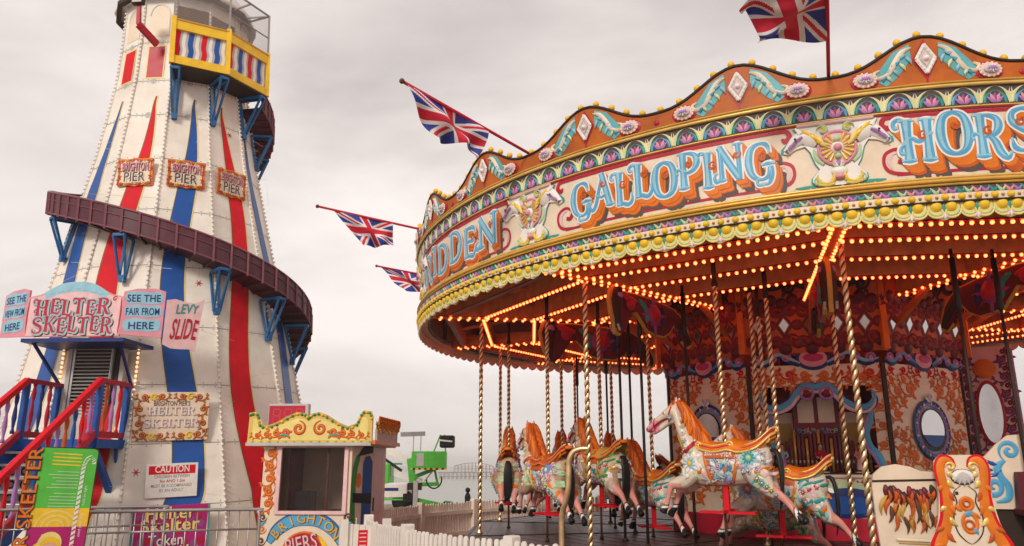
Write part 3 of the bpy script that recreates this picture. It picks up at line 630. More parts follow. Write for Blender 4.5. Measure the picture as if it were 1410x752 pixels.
def scr_panel(a, kind):
    fn = facef(a); A = Art(fn)
    z0, z1 = .95, 3.05
    if kind == 'organ':
        for u0, u1, v0, v1 in ((-HW, -.73, z0, z1), (.73, HW, z0, z1), (-.73, .73, 2.74, z1), (-.73, .73, z0, 1.50)):
            A.mb.prism([(u0, v0), (u1, v0), (u1, v1), (u0, v1)], fn, -.03, 0., 'cream')
        for s in (-1, 1):
            for k in range(5): curls(A, s * .815, 1.66 + .26 * k, .16, s if k % 2 else -s)
            for k in range(5): A.scroll(s * (.10 + .17 * k), 2.82 + .03 * (k % 2), .17, 'orange', 'deeporange', -s, .5 * s)
            for k in range(4): A.scroll(s * (.14 + .2 * k), 2.93 - .015 * abs(k - 2), .19, 'red' if k % 2 else 'orange', 'deeporange', s, .2 * s)
            # the wavy blue and pink arch over the organ
            arch = [(.0, 2.70), (.14, 2.72), (.26, 2.62), (.36, 2.50), (.52, 2.42), (.66, 2.43), (.75, 2.54), (.72, 2.66)]
            A.stroke([(s * x, y) for x, y in arch], [.17, .17, .16, .15, .15, .14, .10, .03], 'navy', .012, .02)
            A.stroke([(s * x, y + .02) for x, y in arch], [.10, .11, .10, .09, .09, .08, .06, .02], 'skyblue', .03, .03)
            A.stroke([(s * x, y - .045) for x, y in arch], [.04, .05, .05, .05, .04, .04, .03, .01], 'palepink', .04, .02)
            A.stroke([(s * x, y) for x, y in ((.70, 2.40), (.66, 2.25), (.60, 2.08), (.63, 1.9), (.72, 1.78), (.78, 1.62), (.74, 1.55))], [.05, .09, .08, .09, .10, .07, .03], 'skyblue', .014, .03)
            A.stroke([(s * x, y) for x, y in ((.66, 2.36), (.61, 2.22), (.55, 2.06), (.585, 1.9), (.67, 1.76), (.72, 1.62))], [.02, .04, .04, .04, .04, .02], 'violet', .02, .02)
            A.ring(s * .13, 2.64, .085, .04, 'violet', .05, .03); A.disc(s * .13, 2.64, .055, 'darkred', .05, .03)
            curls(A, s * .30, 2.70, .12, -s)
        A.line((-.9, 1.50), (.9, 1.50), .05, 'cream', .02, 2, .03)
        for k in range(8): curls(A, -.76 + .22 * k, 1.40, .11, 1 if k % 2 else -1, 'crimson', 'maroon')
        A.disc(.28, 1.18, 1, 'palegreen', .004, .03, 24, .50, .26); A.disc(.28, 1.15, 1, 'navy', .036, .01, 24, .42, .20); A.disc(.28, 1.12, 1, 'blue', .048, .0, 20, .34, .12)
        for k in range(4): curls(A, -.78 + .15 * k, 1.17 - .03 * (k % 2), .10, 1 if k % 2 else -1, 'crimson', 'darkred')
        A.stroke([(-.2, 1.01), (.1, .98), (.3, 1.03), (.6, .98), (.8, 1.02)], .05, 'pink', .02, .02); A.line((-.9, .97), (.9, .97), .03, 'cream', .01)
    else:
        A.mb.prism([(-HW, z0), (HW, z0), (HW, z1), (-HW, z1)], fn, -.03, 0., 'cream')
        if kind:
            oval_mirror(A, 0, 2.14, .30, .31); A.fill([(.30 * .86 * cos(t_), 2.16 + .31 * .84 * sin(t_)) for t_ in [PI * 1.12 + i * PI * .76 / 12 for i in range(13)]], 'blue', .05)
            for s in (-1, 1):
                for u, v, sc in ((.54, 2.52, .18), (.76, 2.50, .16), (.76, 2.08, .16), (.52, 1.86, .14), (.76, 1.68, .18), (.60, 1.62, .16), (.48, 2.84, .15), (.74, 2.82, .15), (.36, 2.70, .27), (.64, 2.66, .23), (.70, 2.34, .22), (.58, 2.06, .19), (.66, 1.86, .24), (.40, 1.76, .26), (.15, 1.66, .17), (.20, 2.82, .16)):
                    curls(A, s * u, v, sc, s if v > 2.2 else -s)
                for u, v, sc in ((.58, 1.32, .28), (.3, 1.18, .24), (.72, 1.08, .2), (.12, 1.36, .2)): curls(A, s * u, v, sc, s)
            A.line((-HW, 1.55), (HW, 1.55), .02, 'ochre', .006); A.line((-HW, 2.88), (HW, 2.88), .006, 'ochre', .003)
            for k in range(6): A.scroll(-.74 + .30 * k, 2.965, .16, 'red', 'deeporange', 1 if k % 2 else -1)
    # crest of shields and scrolls
    if kind:
        A.disc(0, 3.14, 1, 'navy', .012, .02, 20, .24, .17); A.disc(0, 3.14, 1, 'pink', .035, .02, 20, .19, .125); A.disc(0, 3.15, 1, 'magenta', .055, .006, 18, .14, .06)
        for s in (-1, 1):
            w = [(.18, 3.06), (.32, 3.13), (.46, 3.20), (.58, 3.13), (.70, 3.07), (.86, 3.10)]
            A.stroke([(s * x, y) for x, y in w], [.09, .12, .10, .10, .12, .05], 'navy', .015, .03); A.stroke([(s * x, y + .015) for x, y in w], [.03, .05, .06, .05, .05, .02], ('skyblue' if kind != 'organ' else 'paleblue'), .04, .02)
            for q in range(3): A.ring(s * (.36 + .2 * q), 3.17 - .02 * q, .055, .03, 'violet', .04, .02); A.disc(s * (.36 + .2 * q), 3.17 - .02 * q, .03, 'pink', .045, .02)
            for q in range(6): A.leaf(s * .2, 3.2, .14, .04, PI / 2 - s * (.2 + .25 * q), 'darkred', .03, .02, 0)
    A.mb.prism([(-HW, .655), (HW, .655), (HW, z0), (-HW, z0)], fn, -.03, .03, 'crimson' if kind else 'maroon')
    A.mb.box((0, 0, 0), (.05, .06, z1 - .655), 'darkbrown', 0, Matrix.Translation(pol(AP / cos(R_(22.5)), a + 22.5, (z1 + .655) / 2)) @ Matrix.Rotation(R_(a + 22.5), 4, 'Z'))
    A.build('screen_panel', house)
def frieze_panel(a, art):
    ap = 2.22; fn0 = facef(a, ap); hw = HW * ap / AP
    fn = lambda u, v, h: fn0(u, v, h + .18 * (v - 3.22)); A = Art(fn)
    A.mb.prism([(-hw, 3.22), (hw, 3.22), (hw, 4.5), (-hw, 4.5)], fn, -.03, 0, 'deeporange')
    if art:
        for k in range(5):
            u = (-.72 + .36 * k)
            A.fill([(u, 3.80), (u + .13, 3.62), (u, 3.42), (u - .13, 3.62)], 'maroon', .004); A.fill([(u, 3.74), (u + .085, 3.62), (u, 3.49), (u - .085, 3.62)], 'deeporange', .007)
            A.fill([(u, 3.715), (u + .066, 3.62), (u, 3.515), (u - .066, 3.62)], 'mirror', .01)
            for s in (-1, 1):
                for v in (3.82, 3.40): A.stroke(curl(u + s * .10, v, .10, .5, 1.3, s > 0, 14), .07, 'darkred', .006, .02, raw=True)
            A.disc(u + .18, 3.62, .08, 'darkred', .005, .025); A.disc(u, 3.28, .09, 'maroon', .005, .03)
            A.disc(u + .18, 3.34, .06, 'maroon', .005, .02)
        for k in range(12): A.disc(-.82 + .15 * k, 3.98 - .05 * (k % 2), .085, 'maroon', .005, .03); A.disc(-.80 + .15 * k, 3.36 + .03 * (k % 2), .07, 'darkred', .005, .03)
        for k in range(8): A.scroll(-.80 + .23 * k, 3.88 + .02 * (k % 2), .21, 'maroon', 'darkred', 1 if k % 2 else -1)
        for k in range(3): A.disc(-.5 + .5 * k, 4.22, 1, 'black', .006, .02, 16, .19, .11); A.disc(-.5 + .5 * k, 4.23, 1, 'pink', .03, .0, 12, .10, .05); A.scroll(-.28 + .5 * k, 4.15, .24, 'black', 'maroon', 1, 1.2); A.disc(-.25 + .5 * k, 4.3, .08, 'maroon', .006, .03)
    A.mb.box((0, 0, 0), (.07, .09, 1.2), 'orange', 0, Matrix.Translation(pol((ap + .09) / cos(R_(22.5)), a + 22.5, 3.82)) @ Matrix.Rotation(R_(a + 22.5), 4, 'Z'))
    A.build('frieze_panel', house)
m = MB(); m.lathe([(.35, .1), (.35, 4.9)], 'darkbrown', 16); m.lathe([(2.05, 3.0), (2.05, 3.06), (.3, 3.06)], 'darkbrown', 8); m.lathe([(2.0, .5), (1.95, .66)], 'maroon', 16)
for k in range(8): m.box((0, 0, 0), (1.6, .03, 2.0), 'maroon', 0, Matrix.Translation(pol(1.35, FA + 22.5 + 45 * k, 1.9)) @ Matrix.Rotation(R_(FA + 22.5 + 45 * k), 4, 'Z')) if k in (0, 7) else None
house = m.build('centre_housing', car)
for k in range(8):
    a = FA + 45 * k; vis = k in (0, 1, 7, 6, 2)
    if k == 0: scr_panel(a, 'organ')
    else: scr_panel(a, 'mirror' if vis else None)
    frieze_panel(a, vis)
# a carved mirror screen standing on the far side of the platform
sm = Matrix.Translation((7.62 - CX, 12.3 - CY, 0)) @ Matrix.Rotation(R_(-33), 4, 'Z')
fn = lambda u, v, h: tuple(sm @ Vector((u, -h, v))); A = Art(lambda u, v, h: fn(u, v, h + .03))
A.mb.prism([(-.40, .655), (.40, .655), (.40, 3.5), (-.40, 3.5)], fn, -.03, .03, 'palepink')
A.disc(0, 2.45, 1, 'crimson', .032, .02, 26, .20, .52); A.disc(0, 2.45, 1, 'mirror', .056, 0, 26, .155, .46)
for s in (-1, 1):
    for k in range(10): A.scroll(s * .25, .85 + .27 * k, .2, 'purple', 'maroon', s if k % 2 else -s, .4); A.scroll(s * .28, .98 + .27 * k, .13, 'darkred', 'maroon', -s, 1.)
    A.line((s * .385, .7), (s * .385, 3.45), .05, 'violet', .034, 10, .02)
    for k in range(30): A.disc(s * .385, .75 + .09 * k, .018, 'ochre', .05, .012, 6)
A.disc(0, 1.55, .13, 'pink', .035, .03, 8); A.disc(0, 3.15, .16, 'orange', .035, .03, 10)
A.build('mirror_screen', car)

# warm light of the hundreds of lit bulbs under the canopy is the bulbs' own emission

# ================================================================== FAIRGROUND ORGAN in the centre housing
OM = Matrix.Translation((CX, CY, 0)) @ Matrix.Rotation(R_(FA + 90), 4, 'Z')         # local: x to the right seen from outside, -y outwards
org = thing('fairground_organ', 'fairground organ with dark upright pipes under a blue arch', 'organ', M=OM @ Matrix.Translation((0, -1.75, .66)))
def op(x, y, z): return (x, y, z - .66)
m = MB(); m.box(op(0, .30, 1.85), (1.46, .03, 1.9), 'crimson'); m.box(op(0, -.02, 1.09), (1.44, .66, .86), 'maroon'); m.box(op(0, -.15, 1.535), (1.46, .42, .03), 'darkbrown')
m.build('organ_case', org)
for s in (-1, 1): m = MB(); m.box(op(s * .52, .05, 2.0), (.40, .02, .80), 'cream'); m.box(op(s * .52, .035, 2.0), (.36, .01, .5), 'ochre'); m.build('side_cloth', org)
m = MB(); m.box(op(0, -.05, 2.36), (.62, .03, .62), 'darkred'); 
for s in (-1, 1): m.box(op(s * .14, -.075, 2.43), (.22, .02, .36), 'cream')
A = Art(lambda u, v, h: op(u, -.085 - h, v), m)
for k in range(6): A.scroll(-.25 + .1 * k, 2.14, .1, ('skyblue', 'pink', 'palegreen')[k % 3], 'navy', 1 if k % 2 else -1)
m.build('decorated_centre', org)
for k in range(25):
    x = -.66 + .055 * k; hgt = .36 + .13 * abs(cos(k * .52)) + (.10 if 5 < k < 19 else 0); m = MB()
    m.tube([op(x, -.12, 1.56), op(x, -.12, 1.56 + hgt)], .02, 'chuterib' if k % 3 else 'gold', 8); m.tube([op(x, -.145, 1.68), op(x, -.145, 1.72)], .012, 'cream', 6); m.build('organ_pipe', org)
# ================================================================== bodies grown as one skin
def remesh(mb, voxel, smooth=4, fac=.5):
    o = mb.build('tmp'); r = o.modifiers.new('r', 'REMESH'); r.mode = 'VOXEL'; r.voxel_size = voxel
    if smooth: s = o.modifiers.new('s', 'SMOOTH'); s.iterations = smooth; s.factor = fac
    bpy.context.view_layer.update(); dg = bpy.context.evaluated_depsgraph_get()
    me = bpy.data.meshes.new_from_object(o.evaluated_get(dg)); old = o.data
    bpy.data.objects.remove(o); bpy.data.meshes.remove(old)
    for p in me.polygons: p.use_smooth = True
    return me
def paint(me, mats, fn):
    me.materials.clear()
    for k in mats: me.materials.append(P[k])
    for p in me.polygons: p.material_index = fn(p.center, p.normal)
def link_mesh(name, me, parent):
    o = bpy.data.objects.new(name, me); COL.objects.link(o); o.parent = parent; return o

# ---- figurines on the organ shelf
def figurine(x, coat, skirt, label, female):
    t_ = thing('organ_figurine', label, 'figurine', M=OM @ Matrix.Translation((x, -1.75 - .26, 1.551)), group='figurines on the organ shelf')
    b = MB(); h = .40
    if female: b.lathe([(.01, .03), (.075, .035), (.06, .12), (.035, .20), (.045, .26), (.02, .30)], 'white', 14)
    else:
        b.lathe([(.02, .15), (.055, .16), (.045, .22), (.06, .28), (.02, .31)], 'white', 14)
    for s in (-1, 1):
        b.tube([(s * .025, -.01, .0), (s * .026, 0, .09), (s * .03, 0, .18)], [.017, .02, .028], 'white', 8)
        b.box((s * .026, -.02, .012), (.03, .06, .024), 'white')
        b.tube([(s * .05, 0, .285), (s * .08, -.01, .225), (s * .045, -.06, .20)], [.02, .016, .012], 'white', 8); b.ball((s * .043, -.065, .2), .015, 'white', 6)
    b.tube([(0, 0, .29), (0, -.004, .33)], .017, 'white', 8); b.ball((0, -.004, .362), .034, 'white', 10, 8, (.85, .95, 1.1)); b.ball((0, -.037, .357), .008, 'white', 6)
    me = remesh(b, .008, 2)
    def f(c, n):
        if c.z > .312: return 0
        if c.y < -.045 and .17 < c.z < .23: return 0
        if c.z > .19: return 1
        if c.z < .03: return 4
        return 2 if (female or c.z > .11) else 3
    paint(me, ['skin', coat, skirt, 'white', 'black'], f); link_mesh('figure', me, t_)
    b = MB(); b.ball((0, .006, .378), .036, 'darkbrown', 10, 6, (.95, 1, .75)); 
    b.build('hair', t_)
    b = MB(); b.box((0, 0, -.0), (.17, .13, .02), 'cream'); b.build('stand', t_)
figurine(-.52, 'paleblue', 'violet', 'small figurine in pale blue top and purple skirt, left on organ shelf', True)
figurine(0, 'crimson', 'black', 'small figurine in red coat and white leggings, middle of organ shelf', False)
figurine(.52, 'pink', 'palepink', 'small figurine in pink dress, right on organ shelf', True)

# ================================================================== GALLOPING HORSES
def horse_body():
    b = MB(); rings = [(.64, .30, .03, .04), (.61, .29, .11, .14), (.53, .275, .17, .225), (.36, .26, .2, .262), (.1, .24, .195, .24), (-.15, .25, .2, .24), (-.35, .285, .215, .255), (-.5, .31, .18, .20), (-.575, .325, .10, .12), (-.6, .33, .03, .04)]
    vv = []; n = 16
    for x, zc, ry, rz in rings:
        for k in range(n): t = 2 * PI * k / n; vv.append((x, ry * sin(t), zc + rz * cos(t)))
    ff = [(i * n + k, i * n + (k + 1) % n, i * n + n + (k + 1) % n, i * n + n + k) for i in range(len(rings) - 1) for k in range(n)]
    ff += [tuple(range(n - 1, -1, -1)), tuple(range((len(rings) - 1) * n, len(rings) * n))]; b.add(vv, ff, 'white')
    b.tube(spline([(.40, 0, .34), (.53, 0, .54), (.63, 0, .74), (.69, 0, .90), (.72, 0, .96)], 4), [.21, .205, .20, .195, .185, .17, .16, .15, .14, .13, .125, .12, .115, .11, .10, .09, .08], 'white', 14, True, (1, .62))
    b.tube(spline([(.67, 0, .95), (.78, 0, .905), (.92, 0, .83), (1.05, 0, .75), (1.13, 0, .70), (1.165, 0, .675)], 3), [.075, .10, .112, .115, .11, .098, .088, .08, .072, .066, .062, .06, .057, .05, .04, .025], 'white', 12, True, (1, .66))
    b.ball((.78, 0, .85), .10, 'white', 10, 8, (1.1, .62, 1.0))
    b.tube([(.80, 0, .80), (.93, 0, .715), (1.03, 0, .66), (1.08, 0, .635)], [.06, .045, .036, .022], 'white', 10, True, (1, .8))
    for s in (-1, 1):
        b.ball((.80, s * .072, .89), .024, 'white', 8, 6); b.ball((1.135, s * .035, .70), .02, 'white', 8, 6)
        b.tube([(.68, s * .045, .97), (.665, s * .058, 1.04), (.672, s * .06, 1.10)], [.035, .03, .006], 'white', 8, True)
        k = 0 if s > 0 else 1
        fl = [(.46, s * .12, .17), (.58, s * .125, .06 - .04 * k), (.72 - .03 * k, s * .12, .025 - .06 * k), (.785 - .04 * k, s * .115, -.005 - .06 * k), (.835 - .04 * k, s * .11, -.13 - .06 * k), (.87 - .03 * k, s * .11, -.225 - .05 * k), (.895 - .02 * k, s * .11, -.27 - .05 * k)]
        b.tube(spline(fl, 3), [.12, .115, .108, .10, .09, .08, .068, .06, .056, .052, .044, .038, .036, .035, .038, .042, .044, .04, .03][:19], 'white', 10)
        hx, hz = fl[-1][0], fl[-1][2]; b.tube([(hx, s * .11, hz + .02), (hx + .03, s * .11, hz - .05)], [.042, .056], 'white', 10)
        hl = [(-.36, s * .12, .24), (-.47, s * .13, .08 - .03 * k), (-.58, s * .125, -.04 - .04 * k), (-.70, s * .115, -.10 - .05 * k), (-.79, s * .11, -.19 - .04 * k), (-.87, s * .11, -.285 - .03 * k), (-.91, s * .11, -.32 - .03 * k)]
        b.tube(spline(hl, 3), [.17, .165, .158, .145, .125, .105, .09, .075, .062, .052, .046, .04, .036, .034, .037, .04, .042, .038, .03][:19], 'white', 10)
        hx, hz = hl[-1][0], hl[-1][2]; b.tube([(hx + .02, s * .11, hz + .01), (hx - .035, s * .11, hz - .045)], [.042, .056], 'white', 10)
    return remesh(b, .0135, 5)
HB = horse_body()
bv = BVHTree.FromPolygons([v.co for v in HB.vertices], [tuple(p.vertices) for p in HB.polygons])
def side(s):
    def f(u, v, h):
        hit = bv.ray_cast(Vector((u, s * 1., v)), Vector((0, -s, 0)))
        if hit[0] is None: return (u, s * .05, v)
        p = hit[0] + hit[1] * h; return (p.x, p.y, p.z)
    return f
def flower(A, u, v, r, c1, c2, c3, n=9, h=.006):
    for i in range(n): A.leaf(u + r * .3 * cos(2 * PI * i / n), v + r * .3 * sin(2 * PI * i / n), r * .72, r * .42, 2 * PI * i / n, c1, h, .018, .2)
    for i in range(n): A.leaf(u + r * .15 * cos(2 * PI * (i + .5) / n), v + r * .15 * sin(2 * PI * (i + .5) / n), r * .5, r * .3, 2 * PI * (i + .5) / n, c2, h + .012, .016, .2)
    A.disc(u, v, r * .26, c3, h + .022, .018, 10)
VAR = {
 'A': dict(base='bodywhite', leg='legpink', mane='orange', seat='orange', trim='goldline', chest=('white', 'paleblue', 'yellow'), rump=('paleblue', 'teal', 'palegreen'), mid='skyblue', acc='orange', nose='pink'),
 'B': dict(base='bodytan', leg='legpink', mane='deeporange', seat='deeporange', trim='orange', chest=('palegreen', 'white', 'yellow'), rump=('violet', 'skyblue', 'white'), mid='orange', acc='yellow', nose='white'),
 'C': dict(base='bodytan', leg='legpink', mane='orange', seat='ochre', trim='orange', chest=('palepink', 'paleblue', 'orange'), rump=('palepink', 'crimson', 'white'), mid='green', acc='gold', nose='palepink'),
 'D': dict(base='bodywhite', leg='legpink', mane='deeporange', seat='orange', trim='goldline', chest=('paleblue', 'violet', 'yellow'), rump=('palepink', 'crimson', 'white'), mid='teal', acc='orange', nose='palepink'),
}
HMESH = {}
def horse_meshes(k):
    V = VAR[k]; r = {}
    me = HB.copy()
    def f(c, n):
        if c.z < -.045 and (c.x > .70 or c.x < -.66):
            d = -c.z - .22 if c.x > 0 else (-c.x - .845)
            if d > .0: return 2 if (d > .045 or d < .016) else 3
            return 1
        if c.x > .95 and c.z < .80: return 4
        if c.z < .03 and (c.x > .6 or c.x < -.62): return 1
        return 0
    paint(me, [V['base'], V['leg'], 'black', 'white', V['nose']], f); r['body'] = me
    b = MB()                                            # ---- decoration carved and painted on both flanks
    for s in (-1, 1):
        A = Art(side(s), b)
        flower(A, .47, .27, .125, *V['chest'], n=10)
        for i in range(8): A.leaf(.47 + .12 * cos(i * .8), .27 + .13 * sin(i * .8), .075, .05, i * .8 + .6, ('white', V['chest'][0], 'palegreen')[i % 3], .006, .016)
        rn = random.Random(11 + ord(k))
        for i in range(80):
            x, y = rn.uniform(-.56, .60), rn.uniform(.03, .42)
            if i > 60: x, y = rn.uniform(-.62, -.36), rn.uniform(-.08, .35)
            A.leaf(x, y, rn.uniform(.07, .14), rn.uniform(.035, .06), rn.uniform(0, 6.3), rn.choice((V['chest'][0], V['rump'][0], V['mid'], 'white', 'palegreen', V['acc'], 'palepink', 'lightgrey')), .004, .014)
        if k in 'AB':
            flower(A, -.34, .33, .13, *V['rump'], n=11)
            for i in range(11): flower(A, -.34 + .165 * cos(i * .571), .33 + .15 * sin(i * .571), .05, (V['rump'][0], 'palepink', 'paleblue')[i % 3], 'white', (V['acc'], 'violet')[i % 2], 5)
            for i in range(5): flower(A, -.45 - .05 * i, .10 - .045 * i, .05 - .005 * i, ('yellow', 'paleblue', 'palegreen')[i % 3], 'teal', 'white', 6)
        else:
            for v0, w in ((.44, .05), (.36, .03), (.14, .05)): A.stroke([(-.22, v0 - .1), (-.34, v0 - .02), (-.46, v0), (-.56, v0 + .03)], w, V['mid'], .008, .012)
            for i in range(3): flower(A, -.28 - .09 * i, .24 + .03 * i, .035, 'crimson', 'pink', 'white', 6)
        for (x, y), mm in (((.16, .22), V['mid']), ((.08, .24), 'palepink'), ((.0, .24), 'skyblue'), ((-.08, .22), V['mid']), ((.04, .15), 'white'), ((.14, .30), 'paleblue'), ((-.04, .31), 'white'), ((.10, .12), 'paleblue'), ((-.02, .10), 'violet')):
            A.scroll(x, y, .10, mm, 'navy' if mm != 'white' else 'skyblue', 1 if x > .04 else -1, .3, .006, .012)
        A.stroke([(.29, .40), (.25, .28), (.22, .15), (.20, .04)], .045, V['acc'], .008, .014); A.stroke([(-.16, .40), (-.17, .28), (-.13, .15), (-.10, .06)], .045, V['acc'], .008, .014)
        for i in range(7): A.leaf(.24 - .01 * i, .36 - .05 * i, .06, .03, 3.4 + .3 * (i % 2), 'deeporange', .01, .01)
        A.stroke([(.36, .58), (.44, .48), (.53, .42), (.62, .40)], .05, 'crimson', .012, .014, (0, 0)); 
        for i in range(7): A.disc(.38 + .04 * i, .56 - .03 * i, .012, 'white', .026, .008, 6)
        if s > 0:
            A.fill([(.27, .335), (.27, .42), (-.15, .405), (-.15, .32)], 'deeporange', .022)
            if k == 'A': A.text('BRIGHTON', .255, .350, .07, 'white', .032, 'LEFT', .01, width=-.22); A.text('PIER', .02, .338, .07, 'white', .032, 'LEFT', .01, width=-.14)
        # bridle and the painted head
        A.stroke([(1.02, .83), (1.03, .74), (1.02, .66)], .02, 'crimson', .006, .008, (0, 0)); A.stroke([(.74, .96), (.78, .86), (.80, .78)], .022, 'crimson', .006, .008, (0, 0)); A.stroke([(.79, .83), (.9, .80), (1.03, .73)], .02, 'crimson', .006, .008, (0, 0))
        flower(A, .775, .84, .04, 'paleblue', 'white', 'gold', 7); A.disc(.845, .885, .02, 'white', .004, .012, 8, 1.3, .8); A.disc(.85, .885, .011, 'black', .014, .008, 8)
        A.stroke([(.99, .705), (1.07, .665), (1.12, .66)], .016, 'darkred', .006, 0); A.disc(1.13, .70, .011, 'darkred', .006, .0, 6)
        for i in range(5): flower(A, .60 - .02 * i, .80 - .085 * i, .035, V['chest'][i % 2], 'white', 'gold', 6)
        A.stroke([(.66, .62), (.60, .5), (.58, .40)], .03, 'yellow', .008, .01)
    r['flank_carving'] = b
    b = MB()                                            # ---- mane
    rnd = random.Random(3)
    for i in range(30):
        t = i / 29; x, z = .40 + .31 * t ** .9, .58 + .40 * t; s = (-1, 1)[i % 2]; L = .20 + .1 * rnd.random()
        for j in range(2):
            a = .5 * rnd.random() + .2; q = [(x + .02, s * .015, z + .03), (x - L * .35, s * (.035 + .02 * j), z + .035), (x - L * .7, s * (.075 + .02 * j), z - L * .45), (x - L * .75 + .04 * j, s * (.10 + .02 * j), z - L * (.8 + a))]
            b.tube(spline(q, 3), [.03, .04, .042, .042, .042, .038, .034, .026, .018, .006], V['mane'] if (i + j) % 3 else ('deeporange' if V['mane'] == 'orange' else 'orange'), 6)
    b.tube(spline([(.70, 0, 1.0), (.76, 0, .99), (.82, .02, .94), (.86, .01, .90)], 3), [.03, .04, .04, .035, .03, .028, .02, .015, .01, .006], V['mane'], 6)
    r['mane'] = b
    b = MB()                                            # ---- tail
    for i in range(9):
        y = (i - 4) * .006; j = (i * 37 % 9) / 9
        b.tube(spline([(-.57, y * .4, .42), (-.66, y, .40), (-.70, y * 1.8, .24), (-.69 - .02 * j, y * 2.2, .02), (-.68 + .03 * j, y * 2, -.18 - .1 * j)], 4), [.015, .02, .024, .026, .028, .029, .030, .031, .031, .030, .029, .027, .024, .02, .015, .01, .004], 'black', 7)
    r['tail'] = b
    b = MB()                                            # ---- double saddle with a curled cantle
    n = 14; xs = [.44, .40, .34, .26, .16, .06, -.04, -.10, -.16, -.26, -.36, -.44, -.50, -.56, -.62, -.68]
    top = [.57, .575, .565, .535, .515, .512, .53, .565, .545, .525, .53, .555, .585, .615, .635, .64]; edge = [.52, .47, .44, .42, .40, .41, .43, .42, .40, .40, .42, .45, .49, .54, .59, .62]
    vv = []; wy = [.06, .12, .15, .165, .17, .172, .17, .168, .17, .178, .18, .17, .15, .125, .10, .06]
    for i, x in enumerate(xs):
        for k in range(n + 1):
            t = -1 + 2 * k / n; y = wy[i] * 1.12 * sin(t * PI / 2); vv.append((x, y, edge[i] + (top[i] + .012 - edge[i]) * cos(t * PI / 2) ** .8 if abs(t) < 1 else edge[i]))
    N = len(vv); vv += [(x, y * .8, z - .05) for x, y, z in vv]; c = n + 1
    ff = [(i * c + k, i * c + k + 1, i * c + c + k + 1, i * c + c + k) for i in range(len(xs) - 1) for k in range(n)]
    ff += [tuple(j + N for j in f_[::-1]) for f_ in ff]
    for i in range(len(xs) - 1):
        for k in (0, n): a_, b_ = i * c + k, i * c + c + k; ff.append((a_, b_, b_ + N, a_ + N))
    b.add(vv, ff, V['seat'], True)
    for s in (-1, 1):
        b.tube([(x, s * wy[i] * 1.13, edge[i]) for i, x in enumerate(xs)], .016, V['trim'], 6)
        b.tube([(x, s * wy[i] * 1.02, edge[i] + .045) for i, x in enumerate(xs)], .012, 'crimson', 6)
        b.tube([(x, s * wy[i] * .9, edge[i] + .075) for i, x in enumerate(xs)], .011, 'goldline', 6)
        b.tube([(p[0], s * .165, p[1]) for p in curl(-.09, .475, .06, 0, 1.5, True, 18)], .016, V['trim'], 6); b.tube([(p[0], s * .11, p[1]) for p in curl(-.57, .55, .05, 0, 1.4, False, 18)], .016, V['trim'], 6)
        b.tube([(p[0], s * .15, p[1]) for p in curl(.36, .48, .05, PI, 1.4, False, 16)], .016, V['trim'], 6)
    b.tube([(-.685, y, .645) for y in (-.07, -.03, .03, .07)], [.015, .03, .03, .015], V['trim'], 8)
    r['saddle'] = b
    b = MB(); b.bar((.05, 0, .02), (.05, 0, -.29), .05, .07, 'red'); b.bar((-.34, .0, -.30), (.42, 0, -.30), .16, .025, 'red'); b.bar((.05, -.26, -.285), (.05, .26, -.285), .05, .03, 'red')
    r['footrest'] = b
    for key in list(r):
        if isinstance(r[key], MB): o = r[key].build('tmp'); r[key] = o.data; bpy.data.objects.remove(o)
    return r
POLE = {}
def horse(k, R, a, zs, label, foot=True):
    """zs: height of the seat; the horse turns clockwise, outside on its left"""
    if k not in HMESH: HMESH[k] = horse_meshes(k)
    t_ = thing('galloping_horse', label, 'carousel horse', (CX + R * cos(R_(a)), CY + R * sin(R_(a)), .651), R_(a - 90), 'galloping horses on the carousel platform')
    SX, SY, SZ = .81, .88, .92
    dz = zs - .53 * SZ - .651
    for n_, me in HMESH[k].items():
        if n_ == 'footrest' and not foot: continue
        o = link_mesh(n_, me, t_); o.location = (-.02, 0, dz); o.scale = (SX, SY, SZ)
    if 'p' not in POLE:
        b = MB(); v, f = twisted(1.05, 3.6); add_twist(b, [(x, y, z - 1.) for x, y, z in v], f)
        b.lathe([(.03, 2.55), (.042, 2.58), (.034, 2.63)], 'darkbrown', 10); b.tube([(0, 0, 2.55), (0, 0, 3.02)], .028, 'darkbrown', 9); b.lathe([(.034, .16), (.045, .12), (.04, .06), (.032, .02)], 'brass', 10)
        POLE['p'] = b
        o = b.build('pole', t_)
        POLE['p'] = o.data
        b = MB(); b.tube([(0, 0, 0), (0, 0, 1.)], .016, 'brown', 8); b.lathe([(.03, 0), (.03, .03), (.018, .06)], 'darkbrown', 10); o2 = b.build('lower_rod', t_); POLE['l'] = o2.data
    else: o = link_mesh('pole', POLE['p'], t_); o2 = link_mesh('lower_rod', POLE['l'], t_)
    o.location = (.0, 0, dz + .36); o.scale = (1, 1, (3.40 - dz - .36) / 3.02)
    o2.scale = (1, 1, max(.1, dz + .1)); o2.location = (.05, 0, 0)
    return t_
horse('A', 4.95, 239.0, 1.91, 'white horse with orange mane and big turquoise rump flower, nearest the organ')
horse('D', 4.2, 244.6, 1.62, 'low white horse with green bands on its rump, stretched hind legs before the organ')
horse('B', 4.95, 206.2, 1.77, 'horse with orange mane and white face, blue flowers, on the left platform edge')
horse('C', 4.1, 206.6, 1.86, 'horse with green banded white rump, behind the curved brass grab rail')
horse('B', 5.0, 179.0, 1.80, 'leftmost horse seen from behind with black tail, by the far fence')
horse('C', 4.1, 178.6, 1.74, 'red maned horse half hidden behind the orange maned one', False)
horse('C', 3.25, 240.5, 1.32, 'horse low on inner ring, only hooves and belly showing under the big white horse', False)
horse('D', 3.25, 207.5, 1.55, 'horse on inner ring between the brass poles, left of the painted centre screen')
horse('A', 3.25, 178.6, 1.72, 'inner horse on the far side with orange mane, left of the centre screen', False)
